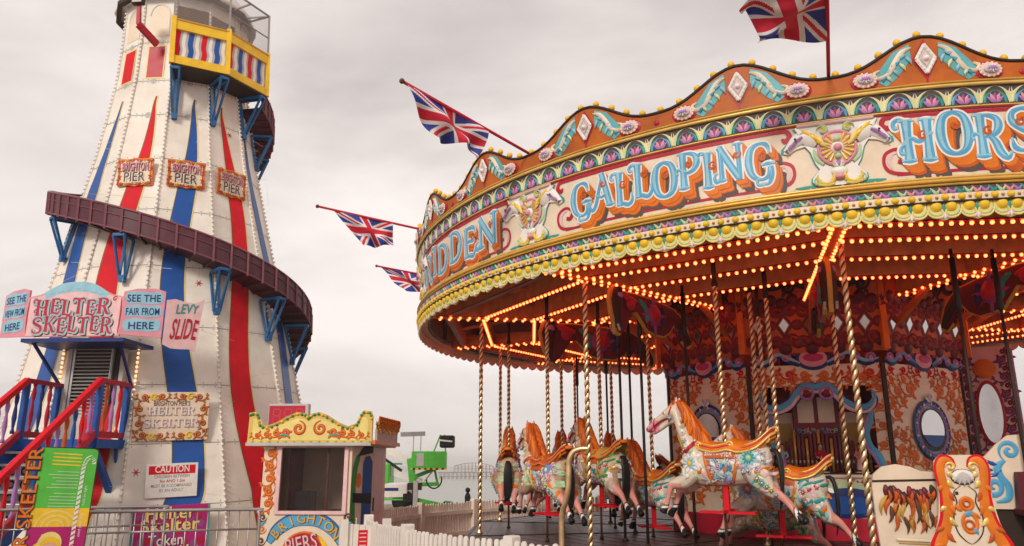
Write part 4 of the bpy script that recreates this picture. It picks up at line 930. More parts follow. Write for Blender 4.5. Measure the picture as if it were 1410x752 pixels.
horse('C', 4.95, 148.6, 1.62, 'far outer ring horse crossing beyond the nearer left horses', False)
horse('B', 3.25, 118.6, 1.72, 'farthest inner ring horse, partly behind the painted centre screen', False)

# ================================================================== carved boards hanging under the radial beams
def hang(a, r1, label, dz=0., sc=1.):
    t_ = thing('carved_horse_board', label, 'carved board', group='carved boards hanging under the carousel canopy', M=Matrix.Translation((CX + r1 * cos(R_(a)), CY + r1 * sin(R_(a)), tl(pol(r1, a, ZB))[2] + dz)) @ Matrix.Rotation(R_(a + 180), 4, 'Z'))
    fn = lambda u, v, h: (u * sc, -h, v * sc)
    o = [(0, -.03), (.02, .02), (.12, .02), (.22, -.04), (.45, -.03), (.75, -.05), (1.1, -.08), (1.35, -.12), (1.52, -.2), (1.66, -.34), (1.74, -.52), (1.73, -.63), (1.66, -.66), (1.56, -.58), (1.47, -.42), (1.36, -.36), (1.26, -.48), (1.1, -.56), (.92, -.55), (.75, -.52), (.62, -.40), (.5, -.28), (.40, -.30), (.33, -.42), (.24, -.56), (.14, -.64), (.06, -.62), (.04, -.5), (-.02, -.36), (-.05, -.18)]
    b = MB(); b.prism(o, fn, -.025, .025, 'ochre'); b.build('board', t_)
    for s in (-1, 1):
        f2 = (lambda u, v, h: fn(u, v, h)) if s > 0 else (lambda u, v, h: fn(u, v, -h))
        A = Art(f2); cx_, cy_ = .85, -.3
        ins = [(x + (cx_ - x) * .045, y + (cy_ - y) * .07) for x, y in o]; A.fill(ins, 'maroon', .027)
        A.disc(.88, -.28, .16, 'purple', .03, .05, 16); A.disc(.88, -.28, .10, 'crimson', .07, .03, 12)
        for k in range(8): A.leaf(.88 + .13 * cos(k * .785), -.28 + .13 * sin(k * .785), .15, .06, k * .785, 'darkred' if k % 2 else 'purple', .035, .03)
        A.stroke([(.16, -.02), (.12, -.15), (.10, -.35), (.10, -.55)], [.10, .18, .13, .09], 'darkbrown', .03, .06); A.stroke([(.06, -.5), (.10, -.58)], .07, 'lightgrey', .05, .03)
        A.disc(.13, -.12, .05, 'violet', .06, .04); A.stroke([(.2, -.06), (.35, -.14), (.5, -.16)], .1, 'crimson', .04, .05)
        A.disc(.36, -.2, .09, 'crimson', .04, .05); A.stroke([(.55, -.12), (.7, -.2), (.72, -.4)], .09, 'teal', .03, .03); A.stroke([(1.05, -.14), (1.1, -.3), (1.05, -.46)], .09, 'navy', .03, .03)
        for k in range(6): A.scroll(1.2 + .08 * k, -.24 - .05 * k, .15, 'purple' if k % 2 else 'darkred', 'black', 1, -.7)
        A.stroke([(1.45, -.32), (1.6, -.45), (1.68, -.6)], [.1, .12, .05], 'darkbrown', .03, .05)
        for k in range(5): A.scroll(.5 + .1 * k, -.12, .10, 'darkred', 'black', -1)
        A.build('relief_carving', t_)
hang(SH - 30, 5.1, 'dark carved horse head board with pale outline, hanging above the grab rail pole', -.03)
hang(SH - 60, 4.6, 'dark carved board with green patch, hanging at left edge of the canopy', -.02, 1.1)
hang(SH + 30, 4.9, 'dark carved horse head board at the right edge of the picture', -.03)
hang(SH, 4.9, 'dark carved board seen edge on above the organ', -.03)

# ================================================================== CHARIOT
ch = thing('carousel_chariot', 'cream carousel chariot with orange scrolled front board and blue scroll', 'chariot', (CX, CY, .651))
def plank(a, r, yaw, zo=0.):
    M_ = Matrix.Translation(pol(r, a, zo)) @ Matrix.Rotation(R_(a + 90 + yaw), 4, 'Z'); return lambda u, v, h: tuple(M_ @ Vector((u, -h, v)))
fn = plank(265.1, 5.15, -8); A = Art(fn)                # ornate front board
half = [(0, 1.10), (.10, 1.10), (.20, 1.085), (.245, 1.04), (.25, .95), (.235, .85), (.24, .70), (.255, .58), (.275, .46), (.31, .35), (.36, .22), (.40, .12), (.40, 0), (0, 0)]
A.mb.prism(half + [(-x, y) for x, y in half[::-1][1:-1]], fn, -.03, .0, 'cream')
for s in (-1, 1):
    X = lambda p: [(s * x, y) for x, y in p]
    A.stroke(X([(.06, .98), (.09, 1.05), (.16, 1.06), (.20, 1.0), (.205, .9), (.185, .78), (.18, .62), (.20, .48), (.25, .34), (.31, .22), (.33, .10)]), [.03, .06, .09, .10, .10, .10, .12, .12, .13, .13, .08], 'red', .004)
    A.stroke(X([(.07, .97), (.10, 1.04), (.16, 1.05), (.195, .98), (.19, .86), (.17, .76), (.165, .62), (.185, .48), (.235, .34), (.29, .22), (.31, .11)]), [.02, .045, .065, .075, .075, .08, .09, .09, .10, .10, .06], 'orange', .007, .012)
    A.stroke(X(curl(.10, .985, .05, 0, 1.2, True, 16)), .03, 'goldline', .016, .01, raw=True)
    for k, (x, y, l, an) in enumerate(((.17, .86, .13, -2.2), (.16, .74, .12, -2.0), (.16, .62, .13, -1.9), (.20, .50, .14, -2.3), (.24, .36, .15, -2.2), (.22, .80, .10, -.9), (.22, .60, .1, -.8), (.27, .40, .13, -.6), (.30, .24, .14, -.4), (.16, .94, .10, -2.4))):
        A.leaf(s * x * .84, y, l * .75, .05, an if s > 0 else PI - an, ('goldline', 'deeporange', 'orange')[k % 3], .014, .014, .5 * s)
    A.stroke(X([(.03, .80), (.10, .74), (.085, .64), (.13, .50), (.11, .36), (.05, .28), (.0, .25)]), .012, 'darkbrown', .006, 0, raw=False)
    A.stroke(X([(.30, .05), (.20, .08), (.12, .03)]), [.05, .08, .03], 'orange', .01, .01); A.stroke(X(curl(.2, .09, .07, 0, 1.3, False, 16)), .035, 'red', .009, .01, raw=True)
A.disc(0, .885, .105, 'darkbrown', .005, .0, 16, 1.1, .75); A.disc(0, .89, .095, 'white', .008, .03, 16, 1.1, .72)
for q in (-.8, -.4, 0, .4, .8): A.leaf(0, .93, .13, .04, -PI / 2 + q, 'lightgrey', .034, .012, 0)
A.ring(0, .63, .055, .035, 'orange', .01, .012); A.ring(0, .63, .03, .02, 'deeporange', .014, .01); A.ring(.01, .45, .075, .035, 'orange', .01, .012, .85, 1.2); A.ring(.0, .43, .04, .025, 'deeporange', .014, .01)
A.leaf(-.03, .52, .09, .05, .3, 'skyblue', .016, .01); A.leaf(.03, .40, .07, .04, -1, 'skyblue', .016, .01); A.leaf(-.05, .56, .09, .04, 2.2, 'orange', .014, .01); A.leaf(.03, .54, .09, .04, -.6, 'orange', .014, .01)
A.line((-.09, .73), (-.06, .73), .03, 'darkbrown', .008)
A.build('front_board', ch)
fn = plank(259.6, 4.98, 4); A = Art(fn)                  # side board with carved flames
o = [(-.30, .0), (-.33, .45), (-.335, .80), (-.31, .91), (-.22, .985), (-.08, 1.01), (.06, .985), (.16, .94), (.34, .93), (.34, .0)]
A.mb.prism(o, fn, -.03, 0, 'cream'); A.line((-.33, .84), (.34, .855), .022, 'darkbrown', .004); A.line((-.16, .27), (.34, .25), .03, 'cream', .01, 2, .02); A.line((-.14, .24), (.34, .22), .012, 'ochre', .012)
for k in range(11):
    x = -.20 + .042 * k + random.uniform(-.02, .02); y0 = .82 - random.uniform(0, .09); A.leaf(x, y0, .17, .07, -PI / 2 - .1 + .05 * (k % 4), ('maroon', 'darkbrown', 'darkred')[k % 3], .006, .03, .4)
    A.leaf(x + .01, y0 - .10, random.uniform(.14, .26), .05, -PI / 2 + random.uniform(-.35, .35), ('ochre', 'deeporange', 'brown', 'orange')[k % 4], .012, .03, random.choice((-.6, .6)))
    A.leaf(x + .02, y0 - .05, .12, .04, -PI / 2 + random.uniform(-.5, .5), 'deeporange', .02, .03, .6); A.leaf(x + .03, y0 - random.uniform(.20, .32), random.uniform(.12, .22), .045, -PI / 2 + random.uniform(-.3, .3), ('brown', 'deeporange', 'ochre')[k % 3], .012, .03, random.choice((-.6, .6)))
A.build('side_board', ch)
fn = plank(273.0, 4.62, -14); A = Art(fn)                  # rear arm with a blue scroll
o = [(-.42, .55), (-.42, .90), (-.26, 1.0), (-.10, 1.10), (.02, 1.22), (.14, 1.31), (.26, 1.32), (.33, 1.24), (.34, 1.0), (.34, .55)]
A.mb.prism(o, fn, -.03, 0, 'cream'); A.mb.prism([(-.42, 0), (.5, 0), (.5, .56), (-.42, .56)], fn, -.3, -.031, 'darkbrown'); A.mb.prism([(.10, .55), (.9, .55), (.9, .92), (.6, .95), (.13, .93)], fn, .05, .13, 'maroon')
A.mb.prism([(.1, .5), (.9, .5), (.9, .56), (.1, .56)], fn, .0, .35, 'maroon')
A.stroke(curl(.14, 1.15, .12, -2.2, 1.5, False, 26), .05, 'skyblue', .006, .012, raw=True); A.stroke(curl(-.06, .78, .14, 1.3, 1.6, True, 26), .055, 'skyblue', .006, .012, raw=True)
A.stroke([(.08, 1.05), (.0, .98), (.02, .88), (.08, .78), (.06, .66), (-.06, .62)], [.03, .08, .07, .07, .07, .02], 'skyblue', .007, .012)
for x, y, an in ((.0, 1.0, 2.6), (-.05, .95, 2.9), (-.1, .9, 3.2), (.03, .95, -2.6)): A.leaf(x, y, .13, .04, an, 'blue', .008, .012)
A.build('arm_board', ch)

# ================================================================== FLAGS
def union(A, w, h):
    """flag design as dyed cloth: a fine grid of the folded sheet, each cell in its colour"""
    nx, ny = 100, 52; vv = [A.fn(w * i / nx, h * j / ny, 0) for i in range(nx + 1) for j in range(ny + 1)]; by = {'flagblue': [], 'flagwhite': [], 'flagred': []}
    for i in range(nx):
        for j in range(ny):
            x, y = 2 * (i + .5) / nx - 1, (j + .5) / ny - .5; c = 'flagblue'; d = min(abs(x * .5 - y), abs(x * .5 + y)) * .894
            if d < .10: c = 'flagwhite'
            if d < .036: c = 'flagred'
            if abs(y) < .165 or abs(x) < .165: c = 'flagwhite'
            if abs(y) < .10 or abs(x) < .10: c = 'flagred'
            q = i * (ny + 1) + j; by[c].append((q, q + ny + 1, q + ny + 2, q + 1))
    o = len(A.mb.v); A.mb.v += [tuple(p) for p in vv]
    for c, fs in by.items():
        k = A.mb.mi(c)
        for f in fs: A.mb.f.append(tuple(q + o for q in f)); A.mb.fm.append(k); A.mb.sm.append(True)
def flag(a, label, *k, da=0., **kw):
    return _flag(a, label, *k, da=da, **kw)
def _flag(a, label, L_=1.75, th=20, s0=.62, s1=1.72, drop=.72, wind=(-.25, 0, -1), ph=0., da=0.):
    zb = crest_v(a); bse = Vector(tl(pol(6.46, a, Z0 + zb - .18)))
    t_ = thing('flag_on_pole', label, 'flag', Vector((CX, CY, 0)) + bse, group='union flags around the carousel crest')
    d = Vector((cos(R_(a + da)) * cos(R_(th)), sin(R_(a + da)) * cos(R_(th)), sin(R_(th))))
    m = MB(); p0 = Vector((0, 0, 0)); m.tube([p0, Vector((0, 0, .20)), Vector((0, 0, .20)) + d * .12, Vector((0, 0, .2)) + d * L_], .018, 'crimson', 8); m.ball(Vector((0, 0, .2)) + d * (L_ + .02), .03, 'brown', 8); m.build('flagpole', t_)
    wv = Vector(wind).normalized(); side_ = d.cross(wv).normalized(); o = Vector((0, 0, .2))
    def fn(u, v, h):
        f = v / drop; k = u / (s1 - s0)
        rip = .085 * sin(8 * k + 4.5 * f + ph) * (.15 + f) + .045 * sin(15 * k - 6 * f + ph) * f
        return o + d * (s0 + u * (1 - .45 * f) + .12 * f) + wv * (v * (1 - .12 * sin(3 * k + ph))) + side_ * (rip + h) 
    A = Art(fn); union(A, s1 - s0, drop); A.build('cloth', t_)
flag(SH - 30, 'large union flag on slanted red pole against the sky, above the GALLOPING panel', 1.95, 8, .74, 1.92, .40, (.0, .1, -1), .4)
flag(SH - 60, 'union flag drooping from a slanted pole at left edge of the crest', 1.7, 9, .55, 1.48, .46, (.35, .2, -1), 1.8)
flag(SH - 90, 'lowest union flag, half hidden behind the left end of the rounding board', 1.65, 14, .4, 1.6, .38, (.3, .2, -1), 3.)
flag(SH, 'union flag on nearly upright red pole at the top right', 1.9, 12, .60, 1.55, .70, (-1., .1, -.16), 1., da=-5.)
# ================================================================== HELTER SKELTER TOWER
TX, TY = -6.88, 15.54; TROT = math.atan2(-TY, -TX) + PI / 2
MT = Matrix.Translation((TX, TY, 0)) @ Matrix.Rotation(TROT, 4, 'Z') @ Matrix.Rotation(R_(-2.5), 4, 'Y')
PROF = [(0, 3.26), (1.65, 2.88), (2.9, 2.60), (4, 2.38), (5, 2.18), (5.9, 1.98), (7.1, 1.73), (7.8, 1.59), (8.6, 1.46), (9.45, 1.34), (10.4, 1.28), (11.3, 1.25), (12, 1.24)]
def TR(z):
    for (a, b), (c, d) in zip(PROF, PROF[1:]):
        if z <= c: return b + (d - b) * (z - a) / (c - a)
    return PROF[-1][1]
tw = thing('helter_skelter', 'tall cream helter skelter tower with red and blue stripes and spiral slide', 'slide tower', M=MT)
def tp(phi, r, z): return (r * sin(R_(phi)), -r * cos(R_(phi)), z)
NF = 12; PH0 = 5.
def fac(phi, zoff=0.):
    c, s = cos(R_(phi)), sin(R_(phi))
    def f(u, v, h):
        y = -(TR(v) * cos(R_(15)) + h); return (u * c - y * s, u * s + y * c, v)
    return f
ZS = [i * .25 for i in range(46)]
m = MB()
for k in range(NF):
    p = PH0 + 30 * k; fn = fac(p); vv = []
    for z in ZS: w = TR(z) * sin(R_(15)); vv += [fn(-w, z, 0), fn(w, z, 0)]
    m.add(vv, [(2 * i, 2 * i + 1, 2 * i + 3, 2 * i + 2) for i in range(len(ZS) - 1)], 'towerwhite')
    A = Art(fn, m)
    for z in (1.0, 2.0, 3.0, 4.05, 5.2, 6.35, 7.45, 8.45, 9.25, 10.15):                   # sheet joints, rivets
        w = TR(z) * sin(R_(15)); A.line((-w, z), (w, z), .014, 'grey', .003); A.disc(0, z, .07, 'lightgrey', .0028, 0, 10)
        for q in range(7): A.disc(-w * .92 + w * 1.84 * q / 6, z + .035, .011, 'grey', .003, .004, 5); A.disc(-w * .92 + w * 1.84 * q / 6, z - .035, .011, 'grey', .003, .004, 5)
    for q in range(26): A.stroke([(random.uniform(-.4, .4) * TR(3), z) for z in (lambda b: (b, b - random.uniform(.1, .5)))(random.uniform(.5, 9))], random.uniform(.006, .02), 'towerwhite' if q % 3 else 'ochre', .0035, 0, (.5, .5))
    col = ('blue', 'red')[k % 2]
    zz = [.2 + .25 * i for i in range(int((8.75 - .2) / .25) + 1)]
    path = []
    for z in zz:
        w = TR(z) * sin(R_(15)); f_ = min(1., (8.8 - z) / 1.6) ** .8; x = w * .28 * sin(z * .95 + k * 1.7) * (1. if z > 1 else .6) ; path.append((x, z, (.62 if z < 7 else .50) * w * 2 * .52 * f_ + .01))
    path += [(path[-1][0] + .02, 8.88, .012)]
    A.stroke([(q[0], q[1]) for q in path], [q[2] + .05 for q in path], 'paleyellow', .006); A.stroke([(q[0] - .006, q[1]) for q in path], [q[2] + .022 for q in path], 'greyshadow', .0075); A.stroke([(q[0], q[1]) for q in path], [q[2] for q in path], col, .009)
    if True:                                               # painted panels and arches of the top stage
        w = TR(9.8) * sin(R_(15))
        A.fill([(-w * .55, 9.30), (w * .55, 9.30), (w * .55, 10.08), (-w * .55, 10.08)], 'paleyellow', .005); A.fill([(-w * .48, 9.33), (w * .48, 9.33), (w * .48, 10.05), (-w * .48, 10.05)], ('red', 'crimson')[k % 2], .007)
        ar = [(-w * .6, 10.3), (w * .6, 10.3), (w * .6, 10.8)] + [(w * .6 * cos(t_), 10.8 + .25 * sin(t_)) for t_ in [i * PI / 8 for i in range(1, 8)]] + [(-w * .6, 10.8)]
        A.fill(ar, 'cream', .004); A.stroke(ar[1:], .03, 'white', .01, .02, (0, 0), raw=True)
    if k in (0, 1, 11): 
        for z, x in ((4.9, .34), (8.3, .2), (1.55, -.52)):
            if (k == 0 or z > 4) and not (k == 11): 
                for q in range(3): A.stroke([(x * TR(z) / 2.6 - .07 * cos(q * PI / 3), z - .07 * sin(q * PI / 3)), (x * TR(z) / 2.6, z), (x * TR(z) / 2.6 + .07 * cos(q * PI / 3), z + .07 * sin(q * PI / 3))], [.004, .022, .004], 'crimson', .006, 0, n=2)
for k in range(NF):                                         # cover strips on the seams
    p = PH0 + 15 + 30 * k; m.tube([tp(p, TR(z) + .005, z) for z in ZS], .02, 'towerwhite', 5, False)
wall = m.build('tower_wall', tw)
m = MB()
for k in range(NF):
    a, b = PH0 + 15 + 30 * k, PH0 + 45 + 30 * k; m.bar(tp(a, 1.42, 11.25), tp(b, 1.42, 11.25), .10, .10, 'darkbrown')
m.lathe([(1.47, 11.27), (1.47, 11.36), (.9, 12.1), (.1, 12.8)], 'towerwhite', 12); m.build('roof', tw)
# seam lamps: the hundred that show largest are parts, the rest one mass
sl_ = []
for k in range(NF):
    p = PH0 + 15 + 30 * k; z = .3
    while z < 11.1: sl_.append((p, z)); z += .092
Lp = [(Vector(tp(p, TR(z) + .03, z)), p, z) for p, z in sl_]
def tkey(t_): pp = (t_[1] + 180) % 360 - 180; return (0 if abs(pp) < 80 else 1, ((MT @ t_[0]) - Vector((0, 0, 1.65))).length)
Lp.sort(key=tkey); lb = MB(); lb.ball((0, 0, 0), .027, 'bulbwhite', 7, 4)
l0 = lb.build('seam_lamp', tw, Lp[0][0])
for t_ in Lp[1:100]: mcopy(l0, tw, t_[0])
rest = MB()
for t_ in Lp[100:]: rest.ball(t_[0], .027, 'bulbwhite', 6, 4)
tag(rest.build('seam_lamps', tw), kind='stuff')
# spiral chute
def chz(p): return 9.15 - (p - 60) * .01095 if p < 270 else 6.85 - (p - 270) * .0136
def chro(z): return TR(z) + .50 + .02 * max(0, 7 - z)
m = MB(); ph = [57 + 3 * i for i in range(int((590 - 57) / 3) - 36)]
vv = []
for p in ph:
    z = chz(p); ro = chro(z); ri = TR(z) + .0
    for r, dz in ((ro, .24), (ro, -.16), (ri, -.16), (ri, -.10), (ro - .03, -.10), (ro - .03, .24)): vv.append(tp(p, r, z + dz))
n = 6; N = len(ph); m.add(vv, [(i * n + k, i * n + (k + 1) % n, i * n + n + (k + 1) % n, i * n + n + k) for i in range(N - 1) for k in range(n)], 'chute')
m.tube([tp(p, chro(chz(p)) + .005, chz(p) + .25) for p in ph], .022, 'chuterib', 6); m.tube([tp(p, chro(chz(p)) + .005, chz(p) - .16) for p in ph], .018, 'chuterib', 6)
m.tube([tp(p, chro(chz(p)) + .015, chz(p) + .10) for p in ph], .008, 'chuterib', 5)
ch_ = m.build('slide_chute', tw)
rb = 0
for p in range(60, 480, 7):
    z = chz(p); ro = chro(z) + .018; m = MB(); m.bar(tp(p, ro, z - .2), tp(p, ro, z + .25), .028, .035, 'chuterib')
    m.bar(tp(p, TR(z), z - .185), tp(p, ro, z - .185), .035, .04, 'chute'); m.build('chute_rib', ch_)
def bracket(p, z, ri, ro, d=.75):
    m = MB(); a, b, c = tp(p, ro, z), tp(p, TR(z - d) + .03, z - d), tp(p, TR(z) + .02, z)
    for q in (-2.2, 2.2):
        a, b, c = tp(p + q, ro, z), tp(p + q * .6, TR(z - d) + .03, z - d), tp(p + q, TR(z) + .02, z)
        m.bar(c, a, .04, .05, 'steelblue'); m.bar(a, b, .035, .04, 'steelblue'); m.bar(c, b, .035, .04, 'steelblue')
    m.bar(tp(p - 2.2, ro, z), tp(p + 2.2, ro, z), .04, .05, 'steelblue'); m.box(tp(p, TR(z - d) + .03, z - d), (.10, .10, .12), 'steelblue', R_(p)); m.build('slide_bracket', tw)
for p in (80, 104, 130, 240, 268, 296, 339, 380, 408, 434, 458): bracket(p, chz(p) - .24, 0, chro(chz(p)) - .02)
# viewing balcony
BA = [-7., 24., 57.]; BR = 1.97; zb, zt = 9.36, 10.26
m = MB(); pts = [tp(-8, 1.2, 0)] + [tp(a, BR, 0) for a in BA] + [tp(64, 1.2, 0)]
fl = lambda u, v, h: (u, v, h)
m.prism([(x, y) for x, y, _ in pts], fl, zb - .07, zb - .005, 'darkbrown'); m.build('balcony_floor', tw)
seg = list(zip(pts, pts[1:])); m = MB()
for i, (a, b) in enumerate(seg):
    a0, b0 = Vector(a), Vector(b); up = lambda z: Vector((0, 0, z))
    m.bar(a0 + up(zb + .05), b0 + up(zb + .05), .06, .17, 'yellow'); m.bar(a0 + up(zt - .09), b0 + up(zt - .09), .06, .20, 'yellow'); m.bar(a0 + up(zt + .02), b0 + up(zt + .02), .09, .03, 'ochre')
for p_ in pts: m.box((p_[0], p_[1], (zb + zt) / 2 + .02), (.09, .09, zt - zb + .12), 'yellow', R_(0))
m.build('balcony_frame', tw)
for i, (a, b) in enumerate(seg):
    a0, b0 = Vector(a), Vector(b); d = b0 - a0; m = MB()
    inw = Vector((-(a0 + b0).x, -(a0 + b0).y, 0)).normalized() * .03; L_ = d.length; w_ = d.normalized()
    fnp = lambda u, v, h, a0=a0, w_=w_, inw=inw: tuple(a0 + inw - inw.normalized() * h + w_ * u + Vector((0, 0, v)))
    m.prism([(.04, zb + .1), (L_ - .04, zb + .1), (L_ - .04, zt - .16), (.04, zt - .16)], fnp, -.01, 0, 'lightgrey')
    A = Art(fnp, m); ns = 8
    for j in range(ns):
        c_ = ('red', 'white', 'blue', 'white')[j % 4]; x = L_ * (j + .7) / (ns + .4)
        A.stroke([(x - .015, zb + .13), (x + .012, zb + .3), (x - .012, zb + .46), (x + .015, zt - .18)], L_ / ns * (.72 if j % 2 == 0 else .5), c_, .006, 0, (0, 0))
    m.build('striped_panel', tw)
cgm = MB(); fr = MB(); zc = 11.25
for i, (a, b) in enumerate(seg):
    a0, b0 = Vector(a), Vector(b); up = lambda z: Vector((0, 0, z)); inw = Vector((-(a0 + b0).x, -(a0 + b0).y, 0)).normalized()
    cgm.add([a0 + up(zt + .04), b0 + up(zt + .04), b0 + up(zc), a0 + up(zc)], [(0, 1, 2, 3)], 'meshcage')
    fr.bar(a0 + up(zc), b0 + up(zc), .03, .03, 'grey')
    if i in (1, 2): fr.bar((a0 + b0) / 2 + up(zc), (a0 + b0) / 2 + up(zc) + inw * .7, .03, .03, 'grey')
    if i == 2: fr.bar(a0 + up(zt + .45), b0 + up(zt + .45), .02, .02, 'grey')
for p_ in pts: fr.bar((p_[0], p_[1], zt), (p_[0], p_[1], zc), .04, .04, 'grey'); fr.bar((p_[0], p_[1], zc), (p_[0] * .62, p_[1] * .62, zc + .05), .03, .03, 'grey')
cgm.build('wire_mesh', tw); fr.build('cage_frame', tw)
m = MB(); fnp = fac(5); m.prism([(-.3, 10.05), (.3, 10.05), (.3, 11.0), (-.3, 11.0)], fnp, .012, .03, 'brown'); m.build('upper_doorway', tw)
m = MB(); fnp = fac(35); m.prism([(-.28, 10.05), (.28, 10.05), (.28, 10.95), (-.28, 10.95)], fnp, .012, .03, 'brown'); m.build('upper_doorway', tw)
for p in (-5, 23, 54): bracket(p, zb - .11, 0, BR - .02, .85)
# floodlight on its red arm
fl_ = thing('floodlight', 'small grey floodlight on a red bent arm at the tower top', 'lamp', M=MT @ Matrix.Rotation(R_(-27), 4, 'Z') @ Matrix.Translation((0, -1.42, 10.0)))
m = MB(); m.bar((.12, .0, .0), (-.06, -.42, .22), .08, .13, 'crimson'); m.bar((-.06, -.42, .22), (-.06, -.44, .62), .06, .07, 'crimson'); m.build('arm', fl_)
m = MB(); m.box((-.06, -.48, .72), (.24, .12, .20), 'darkbrown', 0, None, .02); m.build('housing', fl_)
m = MB(); m.box((-.06, -.545, .72), (.19, .008, .15), 'lightgrey'); m.build('lens', fl_)
# door, canopy strip and lit strings
MS = Matrix.Translation((TX, TY, 0)) @ Matrix.Rotation(R_(267 + 90), 4, 'Z')          # stair frame: -y outwards, x to the right
MSl = MT.inverted() @ MS
m = MB(); dz0, dz1 = 2.04, 3.66; Q = MSl
m.box((-.02, -2.56, (dz0 + dz1) / 2), (.92, .10, dz1 - dz0), 'darkbrown', 0, Q)
for s in (-1, 1): m.box((-.02 + s * .46, -2.62, (dz0 + dz1) / 2), (.07, .10, dz1 - dz0), 'lightgrey', 0, Q)
m.box((-.02, -2.62, dz1), (1.0, .10, .07), 'lightgrey', 0, Q); m.box((.26, -2.64, (dz0 + dz1) / 2), (.03, .05, dz1 - dz0), 'grey', 0, Q); m.build('doorway', tw)
m = MB()
for i in range(26): m.box((-.08, -2.645, dz0 + .08 + i * .06), (.64, .02, .022), 'grey', 0, Q)
for s in (-1, 1): m.box((-.08 + s * .33, -2.65, (dz0 + dz1) / 2), (.035, .03, dz1 - dz0 - .06), 'silver', 0, Q)
m.build('slatted_gate', tw)
m = MB()
m.box((0, -2.95, 3.60), (1.7, .95, .06), 'navy', 0, Q)
for s in (-1, 1): m.bar(Q @ Vector((s * .72, -3.3, 3.58)), Q @ Vector((s * .62, -2.62, 2.95)), .04, .04, 'navy')
m.build('door_canopy', tw)
db = MB(); db.ball((0, 0, 0), .026, 'bulbcream', 7, 4); d0 = None
for s in (-1, 1):
    for i in range(20):
        p_ = Q @ Vector((-.02 + s * .66, -2.56 - .0, 2.1 + i * .078))
        d0 = d0 or db.build('door_lamp', tw, p_)
        mcopy(d0, tw, p_)

# ================================================================== STAIRCASE
st = thing('staircase', 'red and blue wooden staircase with turned balusters up to the tower door', 'stairs', M=MS @ Matrix.Translation((0, -4.5, 0)))
def S(x, s, z): return (x, -s + 4.5, z)
LW = .60; s0, s1, zl = 2.62, 3.46, 2.02; sb = 6.15
m = MB(); m.box(S(0, (s0 + s1) / 2, zl - .03), (2 * LW, s1 - s0, .05), 'darkbrown')
for s in (-1, 1): m.bar(S(s * (LW + .04), s0 - .1, zl - .04), S(s * (LW + .04), s1 + .03, zl - .04), .07, .14, 'blue')
m.bar(S(-LW, s1 + .03, zl - .06), S(LW, s1 + .03, zl - .06), .06, .16, 'blue')
for s in (-1, 1): m.bar(S(s * LW, s1, zl - .1), S(s * LW, s0 - .05, .95), .09, .09, 'blue'); m.bar(S(s * LW, s0 + .2, zl - .1), S(s * LW, s0 - .05, .95), .04, .04, 'blue')
m.build('landing', st)
ns = 10
for i in range(ns):
    s_ = s1 + (sb - s1) * (i + .6) / ns; z = zl * (1 - (i + 1) / (ns + 1)); m = MB(); m.box(S(0, s_, z), (2 * LW - .04, .28, .035), 'grey')
    m.box(S(0, s_ - .12, z - .09), (2 * LW - .04, .02, .15), 'lightgrey')
    A = Art(lambda u, v, h, s_=s_, z=z: S(u, s_ - .11 + h, z - .09 + v), m)
    for q in range(5): A.ring(-.4 + .2 * q, 0, .05, .025, 'black', .004)
    m.build('stair_tread', st)
for s in (-1, 1):
    m = MB(); m.bar(S(s * LW, s1, zl - .05), S(s * LW, sb, .0), .06, .24, 'blue'); m.build('stringer', st)
    m = MB(); m.bar(S(s * LW, s0 - .05, zl + .93), S(s * LW, s1 + .04, zl + .93), .075, .07, 'crimson'); m.bar(S(s * LW, s1, zl + .94), S(s * LW, sb, .90), .085, .085, 'red'); m.build('handrail', st)
    m = MB(); m.bar(S(s * LW, s0, zl + .10), S(s * LW, s1 + .02, zl + .10), .07, .09, 'crimson'); m.bar(S(s * LW, s1, zl + .12), S(s * LW, sb, .12), .07, .10, 'crimson'); m.build('lower_rail', st)
    def balu(a, b, c, fat=1.):
        m = MB(); a, b = Vector(a), Vector(b); pr = [(0, .03), (.06, .032), (.10, .018), (.2, .024), (.35, .036), (.5, .028), (.62, .018), (.7, .03), (.8, .034), (.9, .02), (.95, .032), (1, .03)]
        m.tube([a + (b - a) * t_ for t_, _ in pr], [r * fat for _, r in pr], c, 8); m.build('baluster', st)
    for i in range(5):
        x_ = s0 + .06 + (s1 - s0 - .06) * i / 4
        if i in (0, 4): m = MB(); m.bar(S(s * LW, x_, zl), S(s * LW, x_, zl + .92), .08, .08, 'blue'); m.build('newel_post', st)
        else: balu(S(s * LW, x_, zl + .12), S(s * LW, x_, zl + .92), ('red', 'violet', 'deeporange')[i - 1] if s > 0 else ('crimson', 'navy', 'crimson')[i - 1])
    for i in range(1, 15):
        f_ = i / 15; s_ = s1 + (sb - s1) * f_; z = zl * (1 - f_)
        balu(S(s * LW, s_, z + .14 * (1 - f_) + .1), S(s * LW, s_, z + .92), ('deeporange', 'violet', 'red', 'blue')[i % 4] if s > 0 else ('crimson', 'navy', 'violet')[i % 3])
    m = MB(); m.bar(S(s * LW, sb, 0), S(s * LW, sb, 1.0), .1, .1, 'blue'); m.build('newel_post', st)

